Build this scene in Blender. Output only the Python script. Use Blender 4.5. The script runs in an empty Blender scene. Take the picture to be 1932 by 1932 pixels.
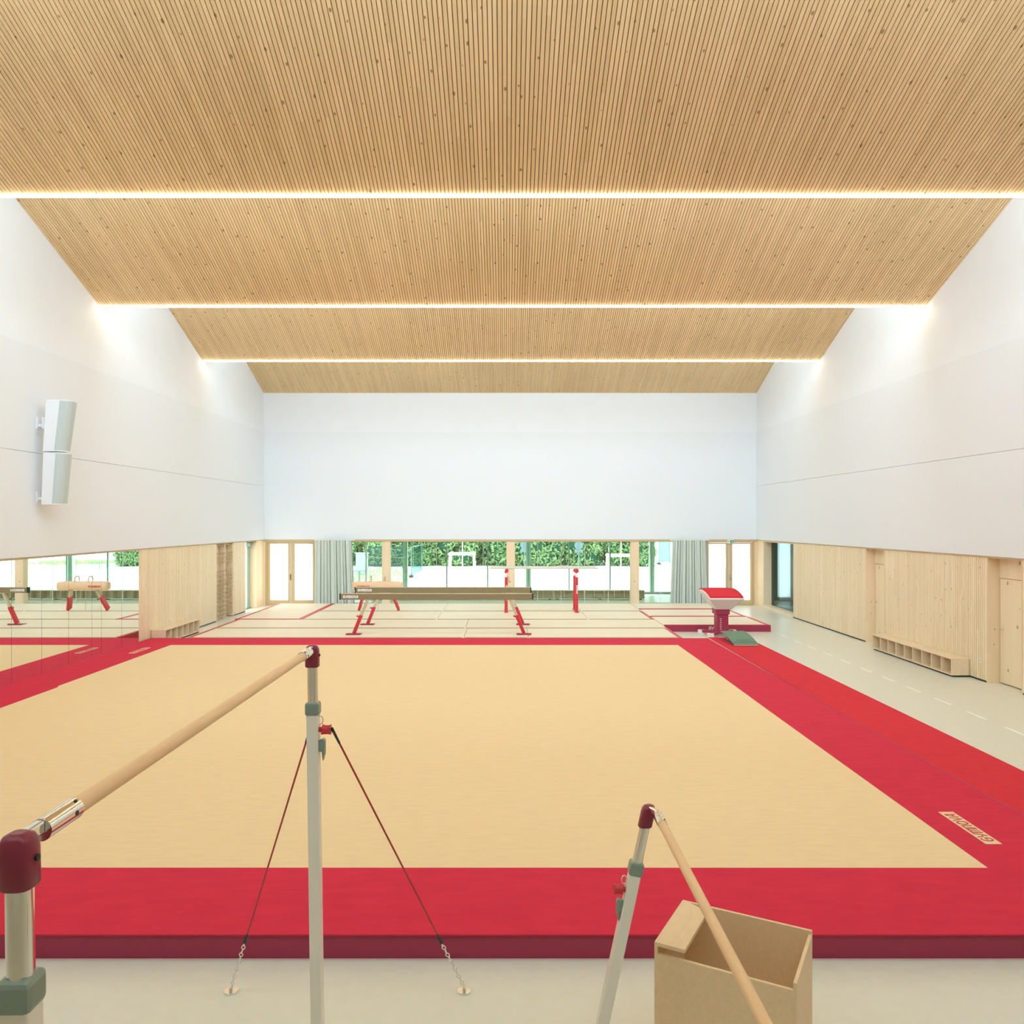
import bpy, math, random
from mathutils import Vector, Matrix
random.seed(7)
scene = bpy.context.scene
COL = scene.collection
R = math.radians
H = 3.10            # eye height above the gym floor
F = 1489.0          # focal length in pixels of the 1932 frame

# ------------------------------------------------------------------ camera
cd = bpy.data.cameras.new('camera'); cam = bpy.data.objects.new('camera', cd); COL.objects.link(cam)
cam.location = (0, 0, H); cam.rotation_euler = (R(90), 0, 0)
cd.sensor_width = 36.0; cd.lens = F / 1932 * 36.0
cd.shift_x = 11 / 1932; cd.shift_y = 18 / 1932
cd.clip_start = 0.05; cd.clip_end = 400
scene.camera = cam

# ------------------------------------------------------------------ world, sun, skylight daylight, exposure
w = bpy.data.worlds.new('world'); scene.world = w; w.use_nodes = True
bg = w.node_tree.nodes['Background']
bg.inputs[0].default_value = (0.80, 0.90, 1.0, 1); bg.inputs[1].default_value = 3.2
sd = bpy.data.lights.new('sun', 'SUN'); sd.energy = 9.0; sd.angle = R(1.5); sd.color = (1, 0.95, 0.86)
sun = bpy.data.objects.new('sun', sd); COL.objects.link(sun)
sun.rotation_euler = Vector((0.75, -0.42, -1.15)).to_track_quat('-Z', 'Y').to_euler()
EDGES = [29.1, 23.25, 17.35, 11.45, 5.55, -0.35]     # low edges of the sawtooth roof bays
ZLOW, ZTOP = 7.84, 10.14
for i, y in enumerate(EDGES[1:]):
    ld = bpy.data.lights.new('skylight_daylight', 'AREA'); ld.shape = 'RECTANGLE'; ld.size = 17.4; ld.size_y = 2.0
    ld.energy = (315, 440, 505, 520, 480)[i]; ld.color = (0.62, 0.83, 1.0)
    lo = bpy.data.objects.new('skylight_daylight', ld); COL.objects.link(lo)
    lo.location = (0.15, y + 0.16, 9.05)
    lo.rotation_euler = Vector((0, 1, -0.60)).to_track_quat('-Z', 'Z').to_euler()
vs = scene.view_settings
vs.view_transform = 'Standard'; vs.look = 'None'; vs.gamma = 1; vs.use_curve_mapping = False
vs.exposure = 0.08
scene.cycles.use_denoising = True
scene.cycles.max_bounces = 12; scene.cycles.diffuse_bounces = 6; scene.cycles.transparent_max_bounces = 16
scene.cycles.sample_clamp_indirect = 8
scene.render.film_transparent = False

# ------------------------------------------------------------------ materials
def nt(name):
    m = bpy.data.materials.new(name); m.use_nodes = True
    return m, m.node_tree.nodes, m.node_tree.links, m.node_tree.nodes['Principled BSDF']

def mat(name, col, rough=0.6, metal=0.0, noise=0.0, nscale=20.0, bump=0.0, stretch=(1, 1, 1), spec=0.5):
    m, N, L, P = nt(name)
    P.inputs['Base Color'].default_value = (*col, 1); P.inputs['Roughness'].default_value = rough
    P.inputs['Metallic'].default_value = metal; P.inputs['Specular IOR Level'].default_value = spec
    if noise or bump:
        tc = N.new('ShaderNodeTexCoord'); mp = N.new('ShaderNodeMapping'); mp.inputs['Scale'].default_value = stretch
        nz = N.new('ShaderNodeTexNoise'); nz.inputs['Scale'].default_value = nscale; nz.inputs['Detail'].default_value = 5
        L.new(tc.outputs['Object'], mp.inputs['Vector']); L.new(mp.outputs[0], nz.inputs['Vector'])
        if noise:
            mr = N.new('ShaderNodeMapRange'); mr.inputs[1].default_value = 0.25; mr.inputs[2].default_value = 0.75
            mr.inputs[3].default_value = 1 - noise; mr.inputs[4].default_value = 1 + noise
            L.new(nz.outputs['Fac'], mr.inputs[0])
            vm = N.new('ShaderNodeVectorMath'); vm.operation = 'SCALE'; vm.inputs[0].default_value = col
            L.new(mr.outputs[0], vm.inputs['Scale']); L.new(vm.outputs[0], P.inputs['Base Color'])
        if bump:
            b = N.new('ShaderNodeBump'); b.inputs['Strength'].default_value = bump; b.inputs['Distance'].default_value = 0.01
            L.new(nz.outputs['Fac'], b.inputs['Height']); L.new(b.outputs[0], P.inputs['Normal'])
    return m

def wood(name, c1, c2, pitch, sa, la, knot=(0.10, 0.045, 0.015), kscale=3.2, keep=0.62, ksize=0.10, board=2.6, rough=0.55):
    """board-by-board tone, long grain and knots; sa = axis across the boards, la = axis along them"""
    m, N, L, P = nt(name); P.inputs['Roughness'].default_value = rough
    tc = N.new('ShaderNodeTexCoord'); sp = N.new('ShaderNodeSeparateXYZ'); L.new(tc.outputs['Object'], sp.inputs[0])
    def mth(op, a, b=None):
        n = N.new('ShaderNodeMath'); n.operation = op
        for i, v in enumerate((a, b)):
            if v is None: continue
            if isinstance(v, (int, float)): n.inputs[i].default_value = v
            else: L.new(v, n.inputs[i])
        return n.outputs[0]
    s, l = sp.outputs[sa], sp.outputs[la]
    idx = mth('FLOOR', mth('DIVIDE', s, pitch))
    w1 = N.new('ShaderNodeTexWhiteNoise'); w1.noise_dimensions = '1D'; L.new(idx, w1.inputs['W'])
    seg = mth('FLOOR', mth('ADD', mth('DIVIDE', l, board), mth('MULTIPLY', w1.outputs['Value'], 7.0)))
    cb = N.new('ShaderNodeCombineXYZ'); L.new(idx, cb.inputs[0]); L.new(seg, cb.inputs[1])
    w2 = N.new('ShaderNodeTexWhiteNoise'); w2.noise_dimensions = '3D'; L.new(cb.outputs[0], w2.inputs['Vector'])
    gv = N.new('ShaderNodeCombineXYZ'); L.new(mth('MULTIPLY', s, 55.0), gv.inputs[0]); L.new(mth('MULTIPLY', l, 2.2), gv.inputs[1]); L.new(mth('MULTIPLY', idx, 3.7), gv.inputs[2])
    g = N.new('ShaderNodeTexNoise'); g.inputs['Scale'].default_value = 1.0; g.inputs['Detail'].default_value = 3; L.new(gv.outputs[0], g.inputs['Vector'])
    big = N.new('ShaderNodeTexNoise'); big.inputs['Scale'].default_value = 0.35; L.new(tc.outputs['Object'], big.inputs['Vector'])
    fac = mth('ADD', mth('MULTIPLY', w2.outputs['Value'], 0.5), mth('ADD', mth('MULTIPLY', g.outputs['Fac'], 0.5), mth('MULTIPLY', mth('SUBTRACT', big.outputs['Fac'], 0.5), 0.9)))
    mx = N.new('ShaderNodeMix'); mx.data_type = 'RGBA'; mx.inputs[6].default_value = (*c1, 1); mx.inputs[7].default_value = (*c2, 1); L.new(fac, mx.inputs[0])
    kv = N.new('ShaderNodeCombineXYZ'); L.new(s, kv.inputs[0]); L.new(mth('MULTIPLY', l, 0.62), kv.inputs[1])
    vo = N.new('ShaderNodeTexVoronoi'); vo.voronoi_dimensions = '2D'; vo.inputs['Scale'].default_value = kscale; L.new(kv.outputs[0], vo.inputs['Vector'])
    sc = N.new('ShaderNodeSeparateColor'); L.new(vo.outputs['Color'], sc.inputs[0])
    thr = mth('MULTIPLY', mth('MAXIMUM', mth('SUBTRACT', sc.outputs[0], keep), 0.0), ksize / (1 - keep))
    k = N.new('ShaderNodeMapRange'); k.inputs[1].default_value = -0.01; k.inputs[2].default_value = 0.01
    L.new(mth('SUBTRACT', thr, vo.outputs['Distance']), k.inputs[0])
    m2 = N.new('ShaderNodeMix'); m2.data_type = 'RGBA'; L.new(mx.outputs[2], m2.inputs[6]); m2.inputs[7].default_value = (*knot, 1)
    L.new(mth('MULTIPLY', k.outputs[0], 0.75), m2.inputs[0]); L.new(m2.outputs[2], P.inputs['Base Color'])
    return m

def glass(name, tint, refl=0.06, rough=0.0):
    m, N, L, P = nt(name); out = N['Material Output']; N.remove(P)
    t = N.new('ShaderNodeBsdfTransparent'); t.inputs[0].default_value = (*tint, 1)
    g = N.new('ShaderNodeBsdfGlossy'); g.inputs['Roughness'].default_value = rough
    mx = N.new('ShaderNodeMixShader'); mx.inputs[0].default_value = refl
    L.new(t.outputs[0], mx.inputs[1]); L.new(g.outputs[0], mx.inputs[2]); L.new(mx.outputs[0], out.inputs[0])
    return m

def frosted(name):
    m, N, L, P = nt(name); out = N['Material Output']; N.remove(P)
    t = N.new('ShaderNodeBsdfTranslucent'); t.inputs[0].default_value = (0.94, 0.97, 0.98, 1)
    d = N.new('ShaderNodeBsdfDiffuse'); d.inputs[0].default_value = (0.9, 0.93, 0.95, 1)
    mx = N.new('ShaderNodeMixShader'); mx.inputs[0].default_value = 0.12
    L.new(t.outputs[0], mx.inputs[1]); L.new(d.outputs[0], mx.inputs[2]); L.new(mx.outputs[0], out.inputs[0])
    return m

def emit(name, col, s):
    m, N, L, P = nt(name)
    P.inputs['Base Color'].default_value = (0.9, 0.9, 0.9, 1)
    P.inputs['Emission Color'].default_value = (*col, 1); P.inputs['Emission Strength'].default_value = s
    return m

def leafmat(name, c1, c2):
    m, N, L, P = nt(name); out = N['Material Output']
    ge = N.new('ShaderNodeNewGeometry'); tc = N.new('ShaderNodeTexCoord')
    nz = N.new('ShaderNodeTexNoise'); nz.inputs['Scale'].default_value = 3.0; L.new(tc.outputs['Object'], nz.inputs['Vector'])
    ad = N.new('ShaderNodeMath'); ad.operation = 'MULTIPLY_ADD'; ad.inputs[1].default_value = 0.6
    L.new(ge.outputs['Random Per Island'], ad.inputs[0])
    ml = N.new('ShaderNodeMath'); ml.operation = 'MULTIPLY'; ml.inputs[1].default_value = 0.5; L.new(nz.outputs['Fac'], ml.inputs[0]); L.new(ml.outputs[0], ad.inputs[2])
    mx = N.new('ShaderNodeMix'); mx.data_type = 'RGBA'; mx.inputs[6].default_value = (*c1, 1); mx.inputs[7].default_value = (*c2, 1); L.new(ad.outputs[0], mx.inputs[0])
    N.remove(P)
    d = N.new('ShaderNodeBsdfDiffuse'); t = N.new('ShaderNodeBsdfTranslucent'); L.new(mx.outputs[2], d.inputs[0]); L.new(mx.outputs[2], t.inputs[0])
    ms = N.new('ShaderNodeMixShader'); ms.inputs[0].default_value = 0.4
    L.new(d.outputs[0], ms.inputs[1]); L.new(t.outputs[0], ms.inputs[2]); L.new(ms.outputs[0], out.inputs[0])
    return m

M = {}
M['plaster'] = mat('white_plaster', (0.80, 0.83, 0.87), 0.9, noise=0.012, nscale=2)
M['panel'] = mat('white_acoustic_panel', (0.77, 0.80, 0.84), 0.95, noise=0.02, nscale=60, bump=0.05)
M['ceil'] = wood('ceiling_spruce', (0.70, 0.50, 0.26), (0.92, 0.70, 0.41), 0.056, 0, 1, kscale=4.6, keep=0.35, ksize=0.085, knot=(0.22, 0.11, 0.04))
M['felt'] = mat('dark_acoustic_felt', (0.29, 0.21, 0.125), 0.95)
M['wallwood'] = wood('wall_spruce', (0.80, 0.64, 0.41), (0.95, 0.82, 0.60), 0.066, 1, 2, kscale=5.0, keep=0.4, ksize=0.085, knot=(0.45, 0.27, 0.12))
M['wallfelt'] = mat('groove_wood', (0.42, 0.30, 0.17), 0.9)
M['clt'] = wood('smooth_spruce', (0.80, 0.66, 0.45), (0.90, 0.77, 0.56), 0.12, 1, 2, kscale=3.5, keep=0.55, ksize=0.10, knot=(0.3, 0.16, 0.06))
M['cltx'] = wood('smooth_spruce_face', (0.78, 0.58, 0.38), (0.87, 0.68, 0.47), 0.07, 0, 2, kscale=4.5, keep=0.5, ksize=0.10, knot=(0.3, 0.16, 0.06))
M['cltj'] = wood('smooth_spruce_jamb', (0.78, 0.60, 0.39), (0.88, 0.71, 0.49), 0.10, 0, 2, kscale=6.5, keep=0.5, ksize=0.09, knot=(0.4, 0.24, 0.1))
M['frame'] = mat('oiled_timber_frame', (0.60, 0.45, 0.26), 0.5, noise=0.10, nscale=12, stretch=(6, 6, 1))
M['rung'] = mat('brown_wood_rung', (0.40, 0.29, 0.16), 0.5)
M['floor'] = mat('pale_linoleum', (0.71, 0.70, 0.595), 0.32, noise=0.03, nscale=9)
M['dash'] = mat('white_marking', (0.93, 0.93, 0.88), 0.5)
M['beige'] = mat('beige_carpet', (0.81, 0.61, 0.34), 0.75, noise=0.035, nscale=5, bump=0.15, stretch=(0.9, 3.2, 1), spec=0.5)
M['red'] = mat('red_carpet', (0.63, 0.027, 0.062), 0.85, noise=0.07, nscale=4, bump=0.15, stretch=(1, 3, 1), spec=0.2)
M['redrun'] = mat('bright_red_carpet', (0.66, 0.042, 0.058), 0.95, noise=0.05, nscale=6, spec=0.1)
M['redvinyl'] = mat('red_vinyl', (0.56, 0.03, 0.05), 0.5, noise=0.03, nscale=10)
M['wine'] = mat('dark_red_vinyl', (0.36, 0.028, 0.075), 0.5, noise=0.03, nscale=10)
M['mat'] = mat('cream_mat_vinyl', (0.83, 0.72, 0.54), 0.55, noise=0.03, nscale=1.2)
M['seamshade'] = mat('mat_seam_shade', (0.50, 0.37, 0.19), 0.9)  # shading of the rounded mat edges put into a strip colour
M['redsteel'] = mat('red_painted_steel', (0.60, 0.035, 0.045), 0.35)
M['plum'] = mat('plum_plastic_cap', (0.24, 0.018, 0.045), 0.35)
M['whitesteel'] = mat('cream_painted_steel', (0.84, 0.80, 0.69), 0.3)
M['chrome'] = mat('chrome', (0.78, 0.79, 0.76), 0.12, metal=1)
M['greymetal'] = mat('grey_cast_metal', (0.25, 0.33, 0.27), 0.4, metal=0.3)
M['blackrub'] = mat('black_rubber', (0.012, 0.03, 0.03), 0.6)
M['barwood'] = mat('beech_bar', (0.86, 0.58, 0.31), 0.45, noise=0.07, nscale=6, stretch=(12, 1.2, 12))
M['cable'] = mat('red_cable', (0.42, 0.03, 0.04), 0.5)
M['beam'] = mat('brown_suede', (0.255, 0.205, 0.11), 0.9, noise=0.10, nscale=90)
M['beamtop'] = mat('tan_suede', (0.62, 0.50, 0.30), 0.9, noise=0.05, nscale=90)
M['tube'] = mat('khaki_painted_tube', (0.55, 0.50, 0.34), 0.4)
M['leather'] = mat('tan_leather', (0.80, 0.55, 0.35), 0.6, noise=0.03, nscale=8)
M['white'] = mat('white_lettering', (0.9, 0.9, 0.88), 0.5)
M['vaultwhite'] = mat('off_white_vinyl', (0.82, 0.78, 0.75), 0.5)
M['redletter'] = mat('red_lettering', (0.55, 0.05, 0.05), 0.6)
M['beigepatch'] = mat('beige_patch', (0.80, 0.60, 0.36), 0.9)
M['rail'] = mat('pale_rail_wood', (0.66, 0.66, 0.55), 0.4)
M['board'] = mat('green_board_carpet', (0.16, 0.26, 0.175), 0.9, noise=0.08, nscale=40)
M['boarddark'] = mat('dark_green_print', (0.04, 0.09, 0.06), 0.8)
M['curtain'] = mat('grey_green_curtain', (0.65, 0.70, 0.64), 0.9, noise=0.03, nscale=30)
M['glass'] = glass('clear_glass', (0.90, 0.965, 0.935), 0.04)
M['greenglass'] = glass('green_tinted_glass', (0.50, 0.60, 0.59), 0.08)
M['frost'] = frosted('frosted_glass')
M['joint'] = mat('pale_glazing_joint', (0.72, 0.78, 0.76), 0.5)
M['mullion'] = mat('grey_green_mullion', (0.22, 0.30, 0.26), 0.4)
M['greenpost'] = mat('grey_green_post', (0.42, 0.56, 0.47), 0.5)
M['mirror'] = mat('mirror_glass', (0.90, 0.925, 0.90), 0.0, metal=1)
M['benchwood'] = mat('bench_plywood', (0.78, 0.62, 0.42), 0.55, noise=0.06, nscale=5, stretch=(5, 1, 5))
M['ply'] = mat('plywood', (0.80, 0.60, 0.36), 0.5, noise=0.05, nscale=6, stretch=(8, 2, 8))
M['kick'] = mat('black_kick', (0.012, 0.03, 0.028), 0.6)
M['spk'] = mat('white_speaker_paint', (0.80, 0.82, 0.86), 0.5)
M['grille'] = mat('grey_grille', (0.50, 0.57, 0.57), 0.7, noise=0.04, nscale=200)
M['exitgreen'] = mat('exit_green', (0.0, 0.22, 0.07), 0.4)
M['sand'] = mat('pale_sand_ground', (0.80, 0.78, 0.74), 0.95, noise=0.10, nscale=0.6)
M['grass'] = mat('thin_grass', (0.30, 0.45, 0.18), 0.95, noise=0.35, nscale=3)
M['leaf'] = leafmat('hedge_leaves', (0.10, 0.30, 0.14), (0.78, 0.88, 0.45))
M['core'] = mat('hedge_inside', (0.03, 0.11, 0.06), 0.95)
M['stake'] = mat('debarked_stake', (0.85, 0.80, 0.66), 0.7)
M['sign'] = mat('sign_back', (0.20, 0.27, 0.30), 0.5)
M['teal'] = glass('teal_netting', (0.50, 0.75, 0.72), 0.05, 0.4)
M['darkfence'] = mat('dark_railing', (0.03, 0.09, 0.09), 0.5)
M['cabin'] = mat('white_cabin', (0.45, 0.48, 0.5), 0.6)
M['outwall'] = mat('render_outside', (0.7, 0.7, 0.68), 0.9)
M['led'] = emit('warm_led', (1.0, 0.88, 0.70), 20.0)

# ------------------------------------------------------------------ mesh builder
class MB:
    def __init__(s): s.v = []; s.f = []; s.m = []; s.sm = []
    def add(s, vs_, fs, mi=0, smooth=False):
        b = len(s.v); s.v += [tuple(p) for p in vs_]
        for f in fs: s.f.append(tuple(i + b for i in f)); s.m.append(mi); s.sm.append(smooth)
        return s
    def box(s, a, b, mi=0, T=None):
        x0, x1 = sorted((a[0], b[0])); y0, y1 = sorted((a[1], b[1])); z0, z1 = sorted((a[2], b[2]))
        p = [(x0, y0, z0), (x1, y0, z0), (x1, y1, z0), (x0, y1, z0), (x0, y0, z1), (x1, y0, z1), (x1, y1, z1), (x0, y1, z1)]
        if T is not None: p = [T @ Vector(q) for q in p]
        return s.add(p, [(0, 3, 2, 1), (4, 5, 6, 7), (0, 1, 5, 4), (1, 2, 6, 5), (2, 3, 7, 6), (3, 0, 4, 7)], mi)
    def prism(s, pts, y0, y1, axis='y', mi=0, smooth=False):
        n = len(pts)
        def mk(p, t): return {'y': (p[0], t, p[1]), 'x': (t, p[0], p[1]), 'z': (p[0], p[1], t)}[axis]
        vs_ = [mk(p, y0) for p in pts] + [mk(p, y1) for p in pts]
        s.add(vs_, [tuple(range(n))[::-1], tuple(range(n, 2 * n))], mi)
        b = len(s.v) - 2 * n
        for i in range(n):
            j = (i + 1) % n; s.f.append((b + i, b + j, b + n + j, b + n + i)); s.m.append(mi); s.sm.append(smooth)
        return s
    def tube(s, p0, p1, r0, r1=None, n=16, mi=0, caps=True):
        r1 = r0 if r1 is None else r1
        p0, p1 = Vector(p0), Vector(p1); d = (p1 - p0).normalized()
        u = d.cross(Vector((0, 0, 1))) if abs(d.z) < 0.95 else d.cross(Vector((1, 0, 0))); u.normalize(); v = d.cross(u)
        a = [p0 + (u * math.cos(t) + v * math.sin(t)) * r0 for t in [2 * math.pi * i / n for i in range(n)]]
        b = [p1 + (u * math.cos(t) + v * math.sin(t)) * r1 for t in [2 * math.pi * i / n for i in range(n)]]
        k = len(s.v); s.v += [tuple(q) for q in a + b]
        for i in range(n):
            j = (i + 1) % n; s.f.append((k + i, k + j, k + n + j, k + n + i)); s.m.append(mi); s.sm.append(True)
        if caps:
            s.add(s.v[k:k + n], [tuple(range(n))[::-1]], mi); s.add(s.v[k + n:k + 2 * n], [tuple(range(n))], mi)
        return s
    def path(s, pts, r, n=10, mi=0, closed=False):
        P = [Vector(p) for p in pts]; m = len(P); k = len(s.v)
        up = None
        for i in range(m):
            a = P[(i - 1) % m] if (closed or i > 0) else P[i]; b = P[(i + 1) % m] if (closed or i < m - 1) else P[i]
            d = (b - a).normalized()
            if up is None: up = Vector((0, 0, 1)) if abs(d.z) < 0.9 else Vector((1, 0, 0))
            u = d.cross(up); u.normalize(); v = u.cross(d); up = v
            for j in range(n):
                t = 2 * math.pi * j / n; s.v.append(tuple(P[i] + (u * math.cos(t) + v * math.sin(t)) * r))
        for i in range(m if closed else m - 1):
            for j in range(n):
                i2 = (i + 1) % m; j2 = (j + 1) % n
                s.f.append((k + i * n + j, k + i2 * n + j, k + i2 * n + j2, k + i * n + j2)); s.m.append(mi); s.sm.append(True)
        if not closed:
            s.add(s.v[k:k + n], [tuple(range(n))], mi); s.add(s.v[k + (m - 1) * n:k + m * n], [tuple(range(n))[::-1]], mi)
        return s
    def bar(s, p0, p1, wx, wy, mi=0, side=(0, 1, 0)):
        """square tube from p0 to p1, wy measured along `side`"""
        p0, p1 = Vector(p0), Vector(p1); d = (p1 - p0).normalized(); v = Vector(side); v = (v - d * v.dot(d)).normalized(); u = d.cross(v)
        q = [(-1, -1), (1, -1), (1, 1), (-1, 1)]
        a = [p0 + u * (x * wx / 2) + v * (y * wy / 2) for x, y in q]; b = [p1 + u * (x * wx / 2) + v * (y * wy / 2) for x, y in q]
        return s.add(a + b, [(0, 3, 2, 1), (4, 5, 6, 7), (0, 1, 5, 4), (1, 2, 6, 5), (2, 3, 7, 6), (3, 0, 4, 7)], mi)
    def loft(s, rings, mi=0, smooth=True, cap=True):
        n = len(rings[0]); k = len(s.v)
        for r in rings: s.v += [tuple(p) for p in r]
        for i in range(len(rings) - 1):
            for j in range(n):
                j2 = (j + 1) % n; s.f.append((k + i * n + j, k + i * n + j2, k + (i + 1) * n + j2, k + (i + 1) * n + j)); s.m.append(mi); s.sm.append(smooth)
        if cap:
            e = k + (len(rings) - 1) * n
            s.add(s.v[k:k + n], [tuple(range(n))[::-1]], mi); s.add(s.v[e:e + n], [tuple(range(n))], mi)
        return s

def obj(name, mb, mats, parent=None, world=False, bevel=0.0):
    me = bpy.data.meshes.new(name)
    off = Vector(parent_world(parent)) if (parent and world) else Vector((0, 0, 0))
    me.from_pydata([tuple(Vector(v) - off) for v in mb.v], [], mb.f); me.update()
    mats = mats if isinstance(mats, (list, tuple)) else [mats]
    for m in mats: me.materials.append(M[m] if isinstance(m, str) else m)
    me.polygons.foreach_set('material_index', mb.m); me.polygons.foreach_set('use_smooth', mb.sm)
    import bmesh
    bm = bmesh.new(); bm.from_mesh(me); bmesh.ops.recalc_face_normals(bm, faces=bm.faces[:]); bm.to_mesh(me); bm.free()
    o = bpy.data.objects.new(name, me); COL.objects.link(o)
    if parent: o.parent = parent
    if bevel:
        b = o.modifiers.new('bevel', 'BEVEL'); b.width = bevel; b.segments = 2; b.limit_method = 'ANGLE'; b.angle_limit = R(40)
    return o
def parent_world(p):
    v = Vector((0, 0, 0))
    while p: v = v + p.location; p = p.parent
    return v
def thing(name, label, cat, loc=(0, 0, 0), rz=0.0, group=None):
    o = bpy.data.objects.new(name, None); COL.objects.link(o); o.location = loc; o.rotation_euler = (0, 0, rz)
    o.empty_display_size = 0.1; return tag(o, label, cat, group)
def tag(o, label=None, cat=None, group=None, kind=None):
    if label: o['label'] = label
    if cat: o['category'] = cat
    if group: o['group'] = group
    if kind: o['kind'] = kind
    return o
def struct(name, mb, mats, bevel=0.0): return tag(obj(name, mb, mats, bevel=bevel), kind='structure')
def sroot(name, loc=(0, 0, 0)):
    o = bpy.data.objects.new(name, None); COL.objects.link(o); o.location = loc; return tag(o, kind='structure')
def copy_tree(o, parent=None):
    c = o.copy(); COL.objects.link(c); c.parent = parent
    for ch in list(o.children): copy_tree(ch, c)
    return c
def px(x, Y): return (x - 955.0) * Y / F
def pz(y, Y): return H - (y - 984.0) * Y / F

# stroke lettering: the squared, open maker's word seen on the mats and beams
def arc(cx, cy, rx, ry, a0, a1, n=14): return [(cx + rx * math.cos(R(a0 + (a1 - a0) * i / n)), cy + ry * math.sin(R(a0 + (a1 - a0) * i / n))) for i in range(n + 1)]
GL = {
 'G': (0.9, [arc(.45, .5, .45, .5, 55, 320), [(.40, .5), (.88, .5)], [(.88, .5), (.80, .16)]]),
 'Y': (0.95, [[(0, 1), (.10, .55), (.30, .42)], [(.92, 1), (.62, .30), (.30, .02)]]),
 'M': (1.15, [[(.05, 0), (.05, .93), (1.08, .93), (1.08, 0)], [(.57, .93), (.57, 0)]]),
 'N': (0.8, [[(.05, 0), (.05, .93), (.70, .93), (.70, 0)]]),
 'O': (1.0, [arc(.5, .48, .46, .48, 0, 360, 22)]),
 'V': (0.9, [[(0, 1), (.45, 0), (.62, .3), (.88, 1)]]),
 'A': (0.85, [[(.0, 0), (.45, .95), (.75, .95), (.75, 0)], [(.28, .33), (.75, .33)]]),
}
def word(mb, text, O, U, V, h, length=None, th=0.20, depth=0.002):
    """letters of height h from origin O, reading along U, upright along V, raised by depth"""
    O, U, V = Vector(O), Vector(U).normalized(), Vector(V).normalized(); Nn = U.cross(V)
    tot = sum(GL[c][0] for c in text) + 0.24 * (len(text) - 1)
    sx = (length / tot) if length else h
    x = 0; layer = 0
    for c in text:
        wd, strokes = GL[c]
        for st in strokes:
            pts = [(x + p[0], p[1]) for p in st]
            for a, b in zip(pts[:-1], pts[1:]):
                A = O + U * a[0] * sx + V * a[1] * h; B = O + U * b[0] * sx + V * b[1] * h
                d = (B - A).normalized(); s_ = Nn.cross(d) * (th * h / 2); e = d * (th * h * 0.35)
                q = [A - e - s_, B + e - s_, B + e + s_, A - e + s_]
                layer += 1; dd = depth + (layer % 12) * 0.00018
                mb.add([p for p in q] + [p + Nn * dd for p in q], [(0, 3, 2, 1), (4, 5, 6, 7), (0, 1, 5, 4), (1, 2, 6, 5), (2, 3, 7, 6), (3, 0, 4, 7)])
        x += wd + 0.24
    return mb

# ------------------------------------------------------------------ room shell
XL, XR, YB, YF = -8.95, 9.24, 29.1, -4.0
ZW = 2.44          # underside of the white walls
struct('floor', MB().box((-10.5, YF, -0.2), (12.2, 33.8, 0)), 'floor')
b = MB()
y = 21.6
while y > 3.5:
    b.box((7.50, y - 0.5, 0.0), (7.54, y, 0.002)); y -= 0.97
tag(obj('floor_marking', b, 'dash'), kind='structure')

# white walls: plaster above, slightly proud acoustic panels below
def side_wall(name, x, sgn):
    b = MB()
    b.box((x, YF, 6.40), (x + sgn * 0.35, YB + 0.4, 10.8), 0)
    b.box((x - sgn * 0.035, YF, 4.405), (x + sgn * 0.35, YB, 6.40), 1)
    b.box((x - sgn * 0.035, YF, ZW), (x + sgn * 0.35, YB, 4.398), 1)
    b.box((x + sgn * 0.0, YF, 4.398), (x + sgn * 0.35, YB, 4.405), 1)
    return struct(name, b, ['plaster', 'panel'])
side_wall('wall_left', XL, -1); side_wall('wall_right', XR, 1)
b = MB()
b.box((XL, YB, 6.40), (XR, YB + 0.3, 8.4), 0)
b.box((XL, YB - 0.035, ZW), (XR, YB + 0.3, 6.40), 1)
struct('wall_back', b, ['plaster', 'panel'])
struct('wall_front', MB().box((XL - .4, YF - 0.3, 0), (XR + .4, YF, 10.8)), 'plaster')
# roof bays
def tilt(y0):
    return lambda x, t, up: (x, y0 - t * math.cos(SL) + up * math.sin(SL), ZLOW + t * math.sin(SL) + up * math.cos(SL))
SL = math.atan2(ZTOP - ZLOW, 5.9); LEN = math.hypot(5.9, ZTOP - ZLOW)
for k, y0 in enumerate(EDGES):
    b = MB(); q = tilt(y0); P8 = lambda x0, x1, t0, t1, u0, u1: [q(x0, t0, u0), q(x1, t0, u0), q(x1, t1, u0), q(x0, t1, u0), q(x0, t0, u1), q(x1, t0, u1), q(x1, t1, u1), q(x0, t1, u1)]
    FB = [(0, 3, 2, 1), (4, 5, 6, 7), (0, 1, 5, 4), (1, 2, 6, 5), (2, 3, 7, 6), (3, 0, 4, 7)]
    t1 = LEN
    if k == len(EDGES) - 1: t1 = 3.9
    b.add(P8(XL, XR, 0, t1, 0.022, 0.30), FB, 1)
    x = XL
    while x < XR - 0.01:
        b.add(P8(x + 0.0055, min(x + 0.0505, XR), 0.0, t1, 0.0, 0.024), FB, 0); x += 0.056
    struct('ceiling', b, ['ceil', 'felt'])
    if k:
        # box gutter behind the light line and the sawtooth glazing above it
        struct('trim_%d' % k, MB().box((XL, y0 + 0.002, ZLOW + 0.02), (XR, y0 + 0.10, ZLOW + 0.30)), 'plaster')
        r = sroot('window_%d' % (k + 4), (0.15, y0, ZLOW + 0.3))
        obj('glass_pane', MB().box((XL + .02, y0 + 0.02, ZLOW + 0.3), (XR - .02, y0 + 0.04, ZTOP)), 'frost', r, world=True)
        b = MB()
        for i in range(10):
            xx = XL + (XR - XL) * i / 9; b.box((xx - .03, y0 - 0.02, ZLOW + 0.3), (xx + .03, y0 + 0.08, ZTOP))
        obj('mullion', b, 'whitesteel', r, world=True)
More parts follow.
